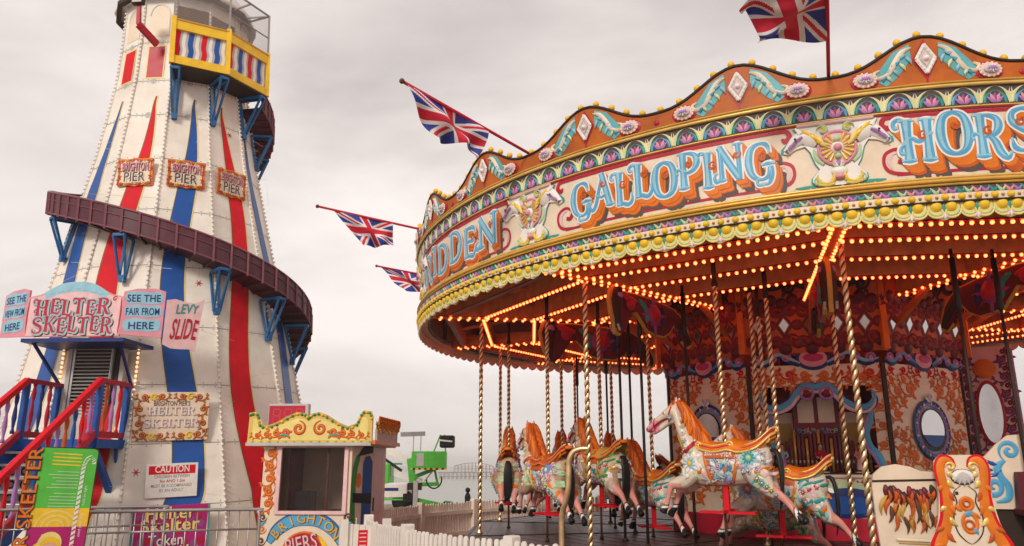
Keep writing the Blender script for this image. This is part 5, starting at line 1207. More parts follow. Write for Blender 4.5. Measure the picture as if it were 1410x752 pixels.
# ================================================================== SIGNS ON THE TOWER
def on_tower(name, label, cat, phi, z, r, group=None): return thing(name, label, cat, M=MT @ Matrix.Rotation(R_(phi), 4, 'Z') @ Matrix.Translation((0, -r, z)), group=group)
flat = lambda u, v, h: (u, -h, v)
ap_ = lambda z: TR(z) * cos(R_(15))
def scroll_frame(A, w, h, m1='orange', m2='deeporange', n=6, sc=.14):
    for s in (-1, 1):
        for t_ in (-1, 1):
            A.scroll(s * w * .78, t_ * h * .84, sc, m1, m2, s, 0, .004, .012); A.scroll(s * w * .28, t_ * h * .88, sc * .9, m1, m2, -s, 0, .004, .012); A.stroke(curl(s * w * .52, t_ * h * .88, sc * .45, 0, 1.4, s > 0, 16), sc * .22, 'yellow', .01, .01, raw=True)
        A.scroll(s * w * .90, h * .3, sc, m1, m2, -s, 1.3 * s, .004, .012); A.scroll(s * w * .90, -h * .35, sc, m1, m2, s, -1.3 * s, .004, .012)
for phi, lab in ((-25, 'ornate BRIGHTON PIER plaque above the left red stripe'), (5, 'middle BRIGHTON PIER plaque above the blue stripe'), (35, 'ornate BRIGHTON PIER plaque above the right red stripe')):
    t_ = on_tower('name_plaque', lab, 'sign', phi, 7.12, ap_(6.88) + .02, 'BRIGHTON PIER plaques round the tower')
    m = MB(); w, h = .345, .28; o = [(-w, -h * .9), (-w * .9, -h), (-w * .4, -h * .95), (0, -h * 1.03), (w * .4, -h * .95), (w * .9, -h), (w, -h * .9), (w * .96, 0), (w, h * .9), (w * .9, h), (w * .4, h * .95), (0, h * 1.05), (-w * .4, h * .95), (-w * .9, h), (-w, h * .9), (-w * .96, 0)]
    m.prism(o, flat, 0, .025, 'orange'); m.build('plaque_board', t_)
    A = Art(lambda u, v, h: flat(u, v, h + .025)); A.fill([(x * .90, y * .88) for x, y in o], 'crimson', .002); A.fill([(x * .84, y * .82) for x, y in o], 'cream', .004); scroll_frame(A, w * .97, h * .95, sc=.085)
    for dx, dy, mm, hh, ex in ((.012, -.014, 'maroon', .014, .03), (0, 0, 'pink', .016, 0)):
        A.text('BRIGHTON', dx, .035 + dy, .17, mm, hh, 'CENTER', .012 + ex, width=.50); A.text('PIER', dx, -.19 + dy, .20, 'brown' if hh > .015 else 'white', hh + .001, 'CENTER', .012 + ex, width=.40)
    A.build('plaque_lettering', t_)
t_ = on_tower('tower_name_sign', 'cream helter skelter sign framed with orange scrolls on the blue stripe', 'sign', 3, 2.45, ap_(2.04) + .02)
m = MB(); m.prism([(-.58, -.40), (.58, -.40), (.58, .40), (-.58, .40)], flat, 0, .03, 'cream'); m.build('sign_board', t_)
A = Art(lambda u, v, h: flat(u, v, h + .03)); scroll_frame(A, .55, .37, 'orange', 'brown', sc=.16)
A.text("BRIGHTON PIER'S", 0, .17, .085, 'brown', .005, 'CENTER', .005, width=.56)
for dx, dy, mm, hh in ((.012, -.012, 'grey', .005), (0, 0, 'palepink', .008), (-.004, .006, 'white', .010)):
    fancy(A, 'HELTER', -.37 + dx, .02 + dy, .13, .74, [(0, 0, .02 if hh < .009 else -.08, mm, hh)]); fancy(A, 'SKELTER', -.43 + dx, -.18 + dy, .13, .86, [(0, 0, .02 if hh < .009 else -.08, mm, hh)])
A.build('sign_lettering', t_)
t_ = on_tower('caution_sign', 'white and red CAUTION sign under the scrolled sign', 'sign', 4, 1.42, ap_(1.1) + .02)
m = MB(); m.prism([(-.50, -.33), (.50, -.33), (.50, .30), (-.50, .30)], flat, 0, .02, 'white'); m.build('sign_board', t_).scale = (.78, 1, .85)
A = Art(lambda u, v, h: flat(u * .78, v * .85, h + .02)); A.fill([(-.45, .10), (.45, .10), (.45, .26), (-.45, .26)], 'red', .002); A.text('CAUTION', 0, .135, .13, 'white', .004, 'CENTER', .025, width=.66)
for i, (s_, w_) in enumerate((('CHILDREN BETWEEN', .68), ('.9m AND 1.2m', .5), ('MUST BE ACCOMPANIED', .78), ('BY AN ADULT', .46))): A.text(s_, 0, .03 - .085 * i, .06, 'crimson' if i == 1 else 'grey', .003, 'CENTER', .006, width=w_)
A.build('sign_lettering', t_)
t_ = on_tower('token_poster', 'magenta one token ride poster behind the steel barrier', 'poster', 4, .52, ap_(.0) + .03)
m = MB(); m.prism([(-.58, -.5), (.58, -.5), (.58, .50), (-.58, .50)], flat, 0, .02, 'magenta'); m.build('poster_board', t_)
A = Art(lambda u, v, h: flat(u, v, h + .02)); A.line((-.565, -.5), (-.565, .5), .03, 'teal', .002); A.line((.565, -.5), (.565, .5), .03, 'teal', .002)
for i in range(40): A.disc(-.5 + (i * 37 % 100) / 100., -.45 + (i * 61 % 90) / 100., .02 + .02 * (i % 3), 'purple' if i % 2 else 'crimson', .002, 0, 8)
for dx, dy, mm, hh in ((.014, -.012, 'black', .003), (0, 0, 'paleyellow', .005)):
    A.text('Helter', dx, .30 + dy, .19, mm, hh, 'CENTER', .02, width=.72); A.text('Skelter', dx, .12 + dy, .19, mm, hh, 'CENTER', .02, width=.86)
    A.text('1 Token', -.12 + dx, -.10 + dy, .17, 'white' if hh > .004 else 'black', hh, 'CENTER', .01, width=.62); A.text('Per Mat', .12 + dx, -.30 + dy, .19, 'white' if hh > .004 else 'black', hh, 'CENTER', .004, width=.66, shear=.25, rot=.08)
A.build('poster_lettering', t_)
# banner over the door
bn = thing('banner_sign', 'pink scroll banner reading HELTER SKELTER over the tower door', 'sign', M=MS @ Matrix.Translation((0, -3.45, 3.62)))
def seg_fn(x0, y0, x1, y1, dz=0.):
    a, b = Vector((x0, y0, dz)), Vector((x1, y1, dz)); d = (b - a).normalized(); n_ = Vector((d.y, -d.x, 0)); c = (a + b) / 2
    return lambda u, v, h: tuple(c + d * u + n_ * h + Vector((0, 0, v)))
fn = seg_fn(-.80, 0, .78, 0); A = Art(fn); o = [(-.79, .03), (.79, .03), (.79, .68), (.60, .72), (.44, .80), (.22, .89), (0, .92), (-.22, .89), (-.44, .80), (-.60, .72), (-.79, .68)]
A.mb.prism(o, fn, -.03, 0, 'pink'); A.fill([(x * .96, .03 + (y - .03) * .95 + .015) for x, y in o], 'palepink', .003)
A.stroke([(-.52, .70), (-.25, .82), (0, .85), (.25, .82), (.52, .70)], [.10, .16, .16, .16, .10], 'paleblue', .005)
for k in range(7): A.stroke([(-.45 + .14 * k, .72 + .09 * (1 - abs(k - 3) / 3)), (-.36 + .14 * k, .735 + .085 * (1 - abs(k - 2.6) / 3))], .012, 'steelblue', .007)
for tt, x, y, w in (('HELTER', -.66, .39, 1.26), ('SKELTER', -.67, .10, 1.34)):
    fancy(A, tt, x, y, .25, w, [(.12, -.12, .12, 'black', .006), (.09, -.09, .11, 'greyshadow', .008), (.05, -.05, .13, 'lightgrey', .010), (0, 0, .08, 'paleblue', .012), (0, 0, -.01, 'crimson', .014)], rise=lambda i: .05 * ((i % 2) * 2 - 1))
for s in (-1, 1): A.stroke([(s * .76, .66), (s * .775, .4), (s * .76, .08)], .02, 'crimson', .005); A.stroke(curl(s * .66, .64, .05, 0, 1.3, s > 0, 14), .02, 'crimson', .006, 0, raw=True)
A.build('centre_panel', bn)
def side_panel(x0, y0, x1, y1, kind):
    fn = seg_fn(x0, y0, x1, y1); hw = math.hypot(x1 - x0, y1 - y0) / 2; A = Art(fn)
    o = [(-hw, .06), (hw, .03), (hw, .80), (hw * .5, .84), (-hw * .4, .82), (-hw, .76)]
    A.mb.prism(o, fn, -.03, 0, 'pink')
    for (vb, wd), tx in zip(((.62, .2), (.40, .19), (.17, .2)), kind):
        A.stroke([(-hw * .88, vb + .03), (-hw * .3, vb + .06), (hw * .3, vb + .05), (hw * .9, vb + .08)], wd, 'paleblue', .004, 0, (.08, .08)); A.text(tx, 0, vb - .01, .12, 'navy', .008, 'CENTER', .018, width=hw * (1.6 if len(tx) > 4 else 1.2), rot=.05)
    return A.build('side_panel', bn)
side_panel(.78, 0, 1.36, .22, ('SEE THE', 'FAIR FROM', 'HERE')); side_panel(-1.36, .22, -.80, 0, ('SEE THE', 'VIEW FROM', 'HERE'))
fn0 = seg_fn(1.38, .22, 1.84, .54); A = Art(lambda u, v, h: fn0(u, v + .03 * sin(u * 9), h))
A.mb.prism([(-.27, -.05), (-.14, -.10), (0, -.13), (.14, -.15), (.24, -.18), (.28, .40), (.31, .72), (.16, .62), (0, .66), (-.14, .72), (-.27, .68)], A.fn, -.025, 0, 'palepink')
A.text('LEVY', .05, .46, .16, 'teal', .008, 'CENTER', .02, width=.34, rot=-.1); A.text('SLIDE', .02, .04, .34, 'crimson', .008, 'CENTER', .02, width=.40, rot=-.12)
A.build('wavy_tail', bn)

# ================================================================== GREEN RIDE BOARD
gb = thing('ride_board', 'tall green ride board with striped candy cane and orange lettering', 'sign', (-5.14, 9.0, 0), R_(30))
B0 = Matrix.Rotation(R_(1.5), 4, 'Y'); gf = lambda u, v, h: tuple(B0 @ Vector((u * .88 - .02, -h, v)))
def rrect(x0, x1, y0, y1, r): return [(cx_ + r * cos(t_), cy_ + r * sin(t_)) for cx_, cy_, a in ((x1 - r, y1 - r, 0), (x0 + r, y1 - r, PI / 2), (x0 + r, y0 + r, PI), (x1 - r, y0 + r, 1.5 * PI)) for t_ in [a + i * PI / 8 for i in range(5)]]
m = MB(); m.prism(rrect(-.30, .37, .05, 1.85, .06), gf, -.02, 0, 'black'); m.build('board', gb)
A = Art(gf); A.fill([(-.29, 1.18), (.36, 1.18), (.36, 1.79)] + [(.36 - .05 + .05 * cos(t_), 1.79 + .05 * sin(t_)) for t_ in (0, .5, 1, 1.57)] + [(-.29, 1.84)], 'lime', .002)
A.fill([(-.29, .98), (.36, .98), (.36, 1.18), (-.29, 1.18)], 'yellow', .002); A.fill([(-.29, .06), (.36, .06), (.36, .98), (-.29, .98)], 'magenta', .002)
for k in range(3): A.ring(0, .98, .07 + .05 * k, .018, 'paleyellow', .004, 0, 1.3, 1, 14, 0, PI)
for k in range(4): A.line((-.15, 1.78 - .04 * k), (.18, 1.77 - .04 * k), .014, 'yellow', .004)
for k in range(11): A.line((-.12 + .05 * (k % 3 == 0) - .05 * (k % 4 == 1), 1.58 - .035 * k - (.03 if k > 5 else 0)), (.18, 1.575 - .035 * k - (.03 if k > 5 else 0)), .009, 'palegreen', .004)
cane = [(.215, .5)] + [(.215, .5 + .11 * i) for i in range(1, 11)] + [(.225, 1.68), (.25, 1.73), (.29, 1.745), (.32, 1.72), (.33, 1.67)]
cp = spline(cane, 4); A.stroke(cp, .045, 'white', .005, 0, (0, 0), raw=True)
for i in range(0, len(cp) - 2, 2): A.line((cp[i][0] - .02, cp[i][1] - .012), (cp[i][0] + .02, cp[i][1] + .018), .014, 'lime' if cp[i][1] > 1.2 else ('ochre' if cp[i][1] > .98 else 'crimson'), .007)
for k in range(3): A.text(('hold on tight', 'mind your step', 'slide time')[k], .29, 1.32 - .32 * k, .03, 'white', .005, 'CENTER', .004, rot=PI / 2)
# a plain painted girl with a blond pony tail
A.stroke([(-.19, .60), (-.20, .72), (-.12, .80), (-.10, .9)], [.02, .08, .09, .06], 'yellow', .006); A.disc(-.03, .80, .135, 'paleyellow', .007, 0, 20, 1, .95); A.disc(-.03, .74, .10, 'skin', .009, 0, 18, 1, .9)
A.stroke([(-.13, .78), (-.06, .84), (.04, .83), (.08, .76)], [.03, .06, .05, .02], 'yellow', .011)
for s in (-1, 1): A.disc(-.03 + s * .035, .745, .010, 'darkbrown', .011, 0, 8)
A.stroke([(-.06, .695), (-.03, .685), (.0, .695)], .010, 'crimson', .011); A.stroke([(-.16, .50), (-.03, .60), (.08, .50), (.06, .30), (-.14, .30)], .12, 'red', .006); A.stroke([(.06, .56), (.16, .54), (.26, .55)], .04, 'skin', .008)
for dx, dy, mm, hh, ex in ((0, 0, 'black', .010, .12), (0, 0, 'orange', .013, .03)): A.text('HELTER SKELTER', -.275 + dx, .12 + dy, .155, mm, hh, 'LEFT', ex * .5, width=1.72, rot=PI / 2)
for k in range(5): A.text('SKELTER'[k:k + 1], -3, -3, .01, 'yellow', .01) if False else None
A.build('printed_artwork', gb)
m = MB(); m.box((0, .18, .04), (.5, .5, .05), 'grey'); m.bar((0, .02, .05), (0, .25, .9), .04, .03, 'grey'); m.build('stand', gb)

# ================================================================== STEEL CROWD BARRIER
br = thing('crowd_barrier', 'galvanised steel crowd barrier with thin bars before the tower', 'barrier', (-4.3, 9.9, 0), R_(24 - 3))
m = MB(); W = 1.12
m.tube(spline([(-W, 0, .12), (-W, 0, .95), (-W + .03, 0, 1.06), (-W + .14, 0, 1.1), (W - .14, 0, 1.1), (W - .03, 0, 1.06), (W, 0, .95), (W, 0, .12)], 5), .021, 'steel', 8); m.tube([(-W, 0, .22), (W, 0, .22)], .018, 'steel', 8); m.tube([(-W, 0, .86), (W, 0, .86)], .013, 'steel', 8); m.build('frame', br)
for i in range(17): m = MB(); x = -W + (i + 1) * 2 * W / 18; m.tube([(x, 0, .22), (x, 0, 1.1)], .0085, 'steel', 6); m.build('bar', br)
for s in (-1, 1): m = MB(); m.bar((s * .8, -.3, .02), (s * .8, .3, .02), .06, .02, 'steel'); m.bar((s * .8, 0, .02), (s * .8, 0, .22), .04, .02, 'steel'); m.build('foot', br)
b2 = dup_tree(br); b2.location = (-5.75, 10.45, 0); b2.rotation_euler = (0, 0, R_(30)); b2['label'] = 'steel crowd barrier partly hidden behind the green ride board'
for o_ in (br, b2): o_['group'] = 'steel crowd barriers'

# ================================================================== TICKET BOOTH
bo = thing('ticket_booth', 'yellow fairground ticket booth with scrolled pediment and dark window', 'booth', (-3.06, 12.08, 0), R_(-4.5))
bw, bd, eh = .78, 1.45, 1.97
m = MB()
for x0, x1, z0, z1 in ((-bw, -.51, 0, eh), (.52, .61, 0, eh), (-.51, .52, 0, .97), (-.51, .52, 1.93, eh)): m.box(((x0 + x1) / 2, .02, (z0 + z1) / 2), (x1 - x0, .04, z1 - z0), 'cream')
m.box((-bw + .02, bd / 2 + .04, eh / 2), (.04, bd - .04, eh), 'cream'); m.box((-.32, bd, eh / 2), (.92, .04, eh), 'cream'); m.box((.66, bd, eh / 2), (.24, .04, eh), 'cream'); m.box((.34, bd, .5), (.4, .04, 1.0), 'cream'); m.box((0, bd / 2, .05), (2 * bw - .1, bd - .1, .06), 'darkbrown')
m.build('booth_wall', bo)
m = MB()
for x0, x1, z0, z1 in ((-.55, -.49, .93, 1.96), (.50, .56, .93, 1.96), (-.49, .50, .93, .98), (-.49, .50, 1.915, 1.96)): m.box(((x0 + x1) / 2, -.012, (z0 + z1) / 2), (x1 - x0, .05, z1 - z0), 'palepink')
wf = m.build('window_frame', bo); m = MB(); m.box((0, .015, 1.445), (1.0, .008, .95), 'glass'); m.build('pane', wf)
m = MB(); m.box((.22, .06, 1.445), (.035, .03, .95), 'brown'); m.box((-.5, .7, 1.4), (.02, .6, 1.0), 'maroon'); m.box((.1, bd - .04, 1.45), (.05, .05, .9), 'palepink'); m.box((.35, .5, .95), (.5, .5, .04), 'brown'); m.box((-.25, .5, 1.1), (.25, .3, .3), 'black'); m.build('interior', bo)
A = Art(lambda u, v, h: (u - .0, -h, v))
for k in range(5): A.scroll(-.66, 1.08 + .185 * k, .20, 'orange', 'deeporange', 1 if k % 2 else -1, .9)
A.fn = lambda u, v, h: (u - .07, -h, v)
for s, x in ((-1, -.66), (1, .66)):
    for k in range(3): A.stroke(curl(x, .88 - .17 * k, .075, 0, 1.5, s > 0, 18), .035, 'orange' if k % 2 else 'brown', .005, .01, raw=True)
    A.scroll(x * .9, .30, .2, 'orange', 'deeporange', s); A.leaf(x - .05, .74, .14, .06, .6, 'skyblue', .006, .01)
A.stroke([(-.54, .52), (-.42, .70), (-.2, .84), (.02, .87), (.24, .84), (.46, .70), (.58, .50)], [.10, .19, .21, .21, .21, .19, .10], 'steelblue', .004); A.stroke([(-.53, .52), (-.42, .69), (-.2, .83), (.02, .86), (.24, .83), (.45, .69), (.57, .51)], [.06, .15, .17, .17, .17, .15, .06], 'skyblue', .006)
for k, c in enumerate('BRIGHTON'):
    t_ = PI * (.80 - .60 * k / 7); x, y = .02 + .50 * cos(t_) * 1.02, .33 + .48 * sin(t_)
    A.text(c, x + .008, y - .008, .15, 'brown', .008, 'CENTER', .03, rot=t_ - PI / 2); A.text(c, x, y, .14, 'gold', .010, 'CENTER', .01, rot=t_ - PI / 2)
A.disc(.02, .36, .30, 'orange', .005, 0, 24, 1.2, 1.1); A.disc(.0, .36, .28, 'crimson', .007, 0, 24, 1.1, 1.08); A.stroke([(.28, .18), (.36, .4), (.24, .62)], .07, 'yellow', .009)
A.text('PIERS', .0, .40, .22, 'maroon', .009, 'CENTER', .04, width=.50, rot=.22); A.text('PIERS', -.01, .41, .22, 'palepink', .011, 'CENTER', .005, width=.48, rot=.22); A.text('RIDES', 0, .16, .18, 'palepink', .010, 'CENTER', .005, width=.42, rot=.22)
A.build('painted_emblem', bo)
m = MB(); ft = lambda u, v, h: (u, -h, v)
o = [(-1.03, 1.95), (.93, 1.95), (.93, 2.36), (.90, 2.44), (.80, 2.45), (.74, 2.36), (.70, 2.26), (.55, 2.21), (.40, 2.27), (.22, 2.38), (.08, 2.43), (-.04, 2.40), (-.08, 2.36), (-.13, 2.41), (-.26, 2.43), (-.42, 2.36), (-.58, 2.27), (-.74, 2.22), (-.85, 2.26), (-.88, 2.38), (-.93, 2.44), (-1.02, 2.42)]
m.prism(o, ft, .05, .10, 'mustard'); A = Art(lambda u, v, h: ft(u, v, h + .10), m)
ip = [(x * .93 - .004, 2.02 + (y - 1.95) * .70) for x, y in o]; A.fill(ip, 'paleyellow', .003)
A.stroke(o[2:], .045, 'ochre', .004, .015, (0, 0), raw=True)
for i, (x, y) in enumerate(spline(o[2:], 2)): A.disc(x * .985, y - .012, .024, 'green' if i % 3 else 'yellow', .012, .02, 7)
for k in range(30): A.disc(-1.0 + 1.9 * k / 29, 1.985, .024, 'green' if k % 2 else 'yellow', .006, .02, 7)
for s in (-1, 1):
    A.stroke(curl(-.05 + s * .17, 2.20, .12, PI / 2, 1.5, s > 0, 24), .05, 'crimson', .006, .0, raw=True); A.stroke(curl(-.05 + s * .17, 2.20, .115, PI / 2, 1.5, s > 0, 24), .032, 'orange', .008, .014, raw=True)
    for k in range(4): A.scroll(-.05 + s * (.38 + .15 * k), 2.14 - .015 * k, .18 - .02 * k, 'orange', 'crimson', s)
    for k in range(3): A.leaf(-.05 + s * .3, 2.08, .2, .04, 0 if s > 0 else PI, 'teal', .006, .01, .4 * s)
m.build('pediment', bo)
m = MB(); m.box((-.05, .70, 1.965), (1.96, 1.70, .05), 'lightgrey'); m.box((.98, .68, 1.99), (.05, 1.70, .06), 'orange'); m.box((.97, .70, 2.10), (.03, 1.4, .18), 'lightgrey')
A = Art(lambda u, v, h: (.985 + h, u, v), m)
for k in range(9): A.scroll(-.02 + .16 * k, 2.26 - .02 * (k % 2), .17, 'gold', 'ochre', 1 if k % 2 else -1, .3, .02, .03); A.ring(.05 + .16 * k, 2.32, .06, .03, 'orange', .02, .03)
m.build('roof', bo)
m = MB(); X = bw
m.box((X - .02, .62 + .40, eh / 2), (.04, .82, eh), 'palepink'); m.box((X - .015, .56 + .40, 1.38), (.045, .56, 1.0), 'glass'); m.box((X - .045, .56 + .40, 1.38), (.02, .56, 1.0), 'darkbrown'); dr = m.build('door', bo)
m = MB(); m.bar((X + .03, .62, .95), (X + .03, .62, 1.15), .02, .02, 'black'); m.build('handle', dr)
cl_ = math.hypot(.20, .56); A = Art(lambda u, v, h: (.605 + .20 * u / cl_ + .94 * h, .0 + .56 * u / cl_ - .33 * h, v)); A.mb.prism([(0, 0), (cl_, 0), (cl_, eh), (0, eh)], A.fn, -.03, 0, 'cream')
A.stroke([(.08, .5), (.09, .8), (.07, 1.2), (.10, 1.6), (.20, 1.82)], .12, 'green', .004, 0, (0, .1)); A.stroke([(.09, .05), (.09, .6)], .10, 'yellow', .005); A.fill([(.30, .05), (.56, .05), (.56, 1.70), (.48, 1.80), (.36, 1.78), (.30, 1.68)], 'blue', .005); A.fill([(.06, 1.10), (.56, 1.06), (.56, 1.22), (.06, 1.24)], 'black', .007); A.fill([(.14, 1.78), (.56, 1.84), (.56, 1.95), (.30, 1.95)], 'black', .007); A.disc(.20, 1.42, .07, 'orange', .006, 0, 16, 1, 1.6)
A.build('coloured_side_panel', bo)
# red digit display on the booth roof
ld = thing('digital_display', 'red digital display panel on the booth roof', 'display', (-3.66, 12.62, 1.99), R_(-4.5))
m = MB(); m.box((0, .08, .44), (.68, .10, .40), 'lightgrey', 0, None, .015)
for s in (-1, 1): m.box((s * .2, .08, .12), (.05, .05, .26), 'grey')
m.build('casing', ld); m = MB(); m.box((-.02, .026, .44), (.60, .006, .33), 'crimson'); m.build('screen', ld)
A = Art(lambda u, v, h: (u, .022 - h, v)); 
for k in range(3):
    x = -.19 + .19 * k
    A = Art(lambda u, v, h: (u, .022 - h, v))
    for (a, b) in (((-.05, .33), (.05, .33)), ((-.05, .44), (.05, .44)), ((-.05, .55), (.05, .55)), ((-.058, .345), (-.052, .43)), ((.052, .345), (.058, .43)), ((-.058, .45), (-.052, .54)), ((.052, .45), (.058, .54))): A.line((x + a[0], a[1]), (x + b[0], b[1]), .016, 'led', .002)
    A.build('digit', ld)

# ================================================================== PICKET FENCES round the carousel
def fence(name, label, a0, a1, R, h, m_, gate=None):
    t_ = thing(name, label, 'fence', (CX, CY, 0)); rnd = random.Random(5); st_ = math.degrees(.092 / R); posts = []
    per = 21; a = a0; i = 0; m = MB(); A0 = a
    while a < a1:
        tilt = rnd.uniform(-.008, .008); hh = h + rnd.uniform(-.012, .012); w = .031
        ang = R_(a); n_ = Vector((cos(ang), sin(ang), 0)); u_ = Vector((-sin(ang), cos(ang), 0))
        fn = lambda u, v, q, n_=n_, u_=u_, t=tilt: tuple(n_ * (R + q) + u_ * (u + t * v) + Vector((0, 0, v)))
        if i % per == 0:
            b = MB(); b.prism([(-.06, 0), (.06, 0), (.06, h + .035), (.045, h + .05), (-.045, h + .05), (-.06, h + .035)], fn, -.08, .04, m_); b.build('fence_post', t_)
            if i: m.build('picket_panel', t_); m = MB()
            A0 = a
        else: m.prism([(-w, .07), (w, .07), (w, hh - .03), (w * .75, hh - .01), (w * .3, hh), (-w * .3, hh), (-w * .75, hh - .01), (-w, hh - .03)], fn, 0, .02, m_)
        b = a + st_
        for z in (.25, .68): m.bar(pol(R - .03, a - st_ / 2, z), pol(R - .03, b - st_ / 2, z), .05, .075, m_)
        a = b; i += 1
    m.build('picket_panel', t_); return t_
fence('picket_fence', 'white picket fence with rounded tops in front of the carousel', 196, 268, 7.22, .94, 'picketwhite')
fence('picket_fence', 'beige picket fence seen from inside, beyond the carousel platform', 112, 187, 7.35, .88, 'picketbeige')
gt = thing('fence_gate', 'white boarded gate with small red notice at the left end of the fence', 'gate', (-1.92, 10.5, 0), R_(20))
m = MB()
for i in range(6): m.box((-.20 + .08 * i, 0, .46), (.075, .025, .90 - .015 * i), 'picketwhite')
for z in (.25, .68): m.box((0, .03, z), (.5, .03, .09), 'picketwhite')
m.build('boards', gt); m = MB()
for x in (-.28, .28): m.box((x, .0, .48), (.10, .10, .97), 'picketwhite')
m.build('gate_posts', gt)
A = Art(lambda u, v, h: (u, -.014 - h, v)); A.fill([(-.09, .60), (.03, .60), (.03, .83), (-.09, .83)], 'red', .002)
for k in range(4): A.line((-.075, .79 - .05 * k), (.015, .79 - .05 * k), .014, 'palepink', .004)
A.build('notice', gt)

# ================================================================== BOOM LIFT behind the booth
bl = thing('boom_lift', 'lime green and white cherry picker with folded boom and basket', 'boom lift', (-3.9, 29, 0), 0)
m = MB(); m.box((-1.4, .6, .75), (3.0, 1.3, .55), 'white', 0, None, .05); m.box((-1.6, .55, 1.35), (2.0, 1.2, .75), 'lime', 0, None, .05); m.box((-.55, -.06, .80), (.6, .02, .10), 'navy'); m.box((-1.4, -.07, .44), (3.0, .06, .06), 'lime'); m.build('chassis', bl)
for x in (-2.4, -.1):
    for y in (.1, 1.2): m = MB(); m.lathe([(.18, -.14), (.36, -.13), (.40, -.06), (.40, .06), (.36, .13), (.18, .14)], 'black', 20, Matrix.Translation((x, y, .4)) @ Matrix.Rotation(PI / 2, 4, 'X')); m.lathe([(.17, -.15), (.05, -.13)], 'lightgrey', 14, Matrix.Translation((x, y, .4)) @ Matrix.Rotation(PI / 2, 4, 'X')); m.build('wheel', bl)
m = MB(); m.bar((-2.2, .3, 3.0), (.15, .3, 1.75), .2, .26, 'white'); m.build('upper_boom', bl)
m = MB(); m.bar((-2.2, .35, 1.95), (.55, .35, 1.05), .18, .22, 'white'); m.bar((-1.2, .3, 2.1), (-.2, .3, 1.45), .09, .10, 'black'); m.bar((-1.4, .32, 1.7), (-.2, .32, 1.7), .06, .06, 'green'); m.build('lower_boom', bl)
m = MB(); m.bar((.1, .3, 1.9), (.25, .3, .85), .22, .24, 'lime'); m.bar((.2, .28, 1.2), (1.1, .28, 1.55), .12, .14, 'lime'); m.bar((.2, .28, .95), (1.2, .28, .98), .12, .14, 'lime'); m.bar((1.15, .28, .98), (1.0, .28, 1.6), .08, .08, 'lime'); m.bar((.6, .26, 1.0), (1.0, .26, 1.5), .04, .05, 'white'); m.build('knuckle', bl)
m = MB(); m.box((.85, 0, 1.84), (1.25, .7, .62), 'lime', 0, None, .03); m.box((.85, -.01, 1.52), (1.27, .72, .06), 'yellow')
for k in range(6): m.box((.33 + .21 * k, -.375, 1.52), (.09, .012, .06), 'black')
m.box((.55, -.36, 1.85), (.26, .02, .46), 'lightgrey')
for x in (.28, .55): m.bar((x, -.3, 2.1), (x, -.3, 2.75), .03, .03, 'steel')
m.bar((-.2, -.3, 2.75), (.7, -.3, 2.78), .10, .16, 'grey'); m.bar((1.0, -.1, 2.1), (1.25, -.1, 2.75), .05, .05, 'lime'); m.bar((1.45, -.1, 2.1), (1.4, -.1, 2.75), .05, .05, 'lime'); m.build('basket', bl)
m = MB(); m.box((1.5, .0, 2.5), (.55, .4, .45), 'black', 0, None, .05); m.bar((1.2, -.22, 2.55), (1.7, -.22, 2.5), .03, .06, 'white'); m.build('control_box', bl)
m = MB(); m.tube([(1.05 + .28 * cos(t_), -.1, 1.15 + .32 * sin(t_)) for t_ in [PI + i * PI / 10 for i in range(12)]], .03, 'black', 6); m.build('hose', bl)
m = MB(); m.box((.4, -.2, .65), (.16, .2, .9), 'lightgrey'); m.box((.35, -.1, .9), (.5, .3, .25), 'darkbrown'); m.box((.2, -.1, .5), (.5, .3, .3), 'black'); m.bar((.3, 0, .45), (1.9, -.6, .15), .14, .16, 'lime'); m.prism([(1.2, .02), (2.2, .02), (1.75, .40), (1.5, .42)], lambda u, v, h: (u, -.5 - h, v), 0, .4, 'green'); m.build('outrigger', bl)

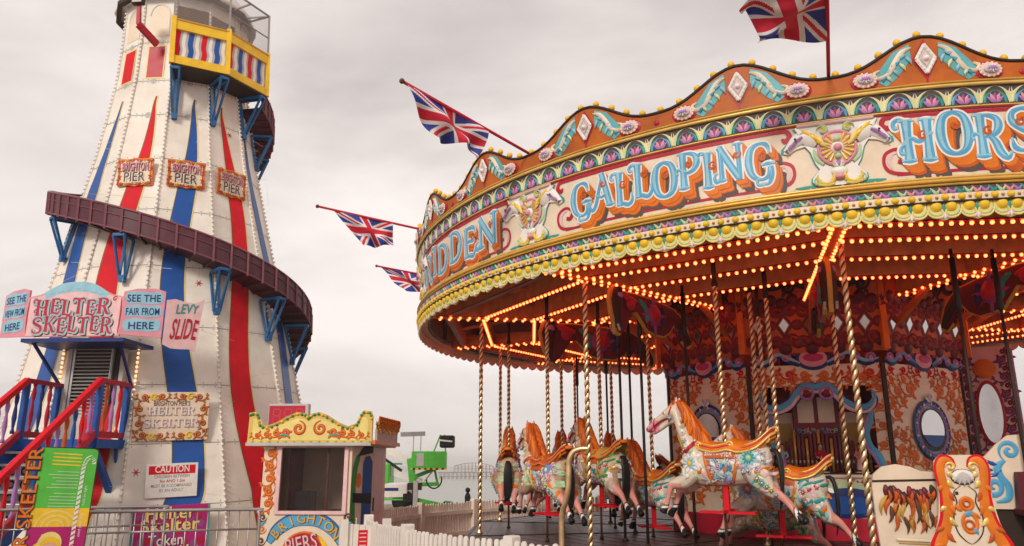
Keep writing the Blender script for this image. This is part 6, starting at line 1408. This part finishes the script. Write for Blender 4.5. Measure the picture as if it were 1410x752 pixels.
# ================================================================== distant things
po = thing('seafront_post', 'thin dark post with bulky top standing beyond the beige fence', 'post', (-1.45, 26, 0))
m = MB(); m.tube([(0, 0, 0), (0, 0, .35)], .035, 'black', 8); m.lathe([(.04, .3), (.09, .45), (.10, .65), (.07, .74), (.045, .78)], 'black', 10); m.ball((0, 0, .86), .085, 'black', 8, 6); m.build('post', po)
wp = thing('pier_ruin', 'rusty skeleton of a ruined pier standing in the hazy sea', 'pier', (-26, 455, -6))
m = MB(); 
for i in range(14):
    for j in range(3): m.bar((-16 + 2.45 * i, j * 7, -2), (-16 + 2.45 * i, j * 7, 3.6), .28, .28, 'rust')
for j in range(3): m.bar((-17, j * 7, 3.6), (17, j * 7, 3.6), .4, .45, 'rust'); m.bar((-16, j * 7, 1.2), (16, j * 7, 1.2), .2, .2, 'rust')
for i in range(13): m.bar((-16 + 2.45 * i, 0, .2), (-13.55 + 2.45 * i, 0, 3.6), .15, .15, 'rust')
m.build('piles', wp); m = MB()
for i in range(12):
    x = -7.5 + 2.05 * i; hgt = 6.6 + 2.4 * sin(PI * (i + .6) / 12) ** .7
    for j in (0, 8): m.bar((x, j, 3.6), (x, j, hgt), .22, .22, 'rust')
    if i < 11:
        h2 = 6.6 + 2.4 * sin(PI * (i + 1.6) / 12) ** .7
        for j in (0, 8): m.bar((x, j, hgt), (x + 2.05, j, h2), .22, .24, 'rust'); m.bar((x, j, 5.6), (x + 2.05, j, 5.6), .16, .18, 'rust'); m.bar((x, j, 7.2), (x + 2.05, j, 7.2), .12, .14, 'rust')
    m.bar((x, 0, hgt), (x, 8, hgt), .2, .2, 'rust')
m.build('pavilion_frame', wp)
# ------------------------------------------------------------------ sea haze
hm = bpy.data.materials.new('haze_air'); hm.use_nodes = True; t = hm.node_tree; t.nodes.clear()
o_ = t.nodes.new('ShaderNodeOutputMaterial'); pv = t.nodes.new('ShaderNodeVolumePrincipled'); pv.inputs['Color'].default_value = (.97, .95, .93, 1); pv.inputs['Density'].default_value = HAZE
t.links.new(pv.outputs[0], o_.inputs['Volume']); P['haze'] = hm
if HAZE > 0:
    m = MB(); m.box((0, 700, 3.4), (1400, 1440, 20.8), 'haze'); tag(m.build('haze'), kind='stuff')
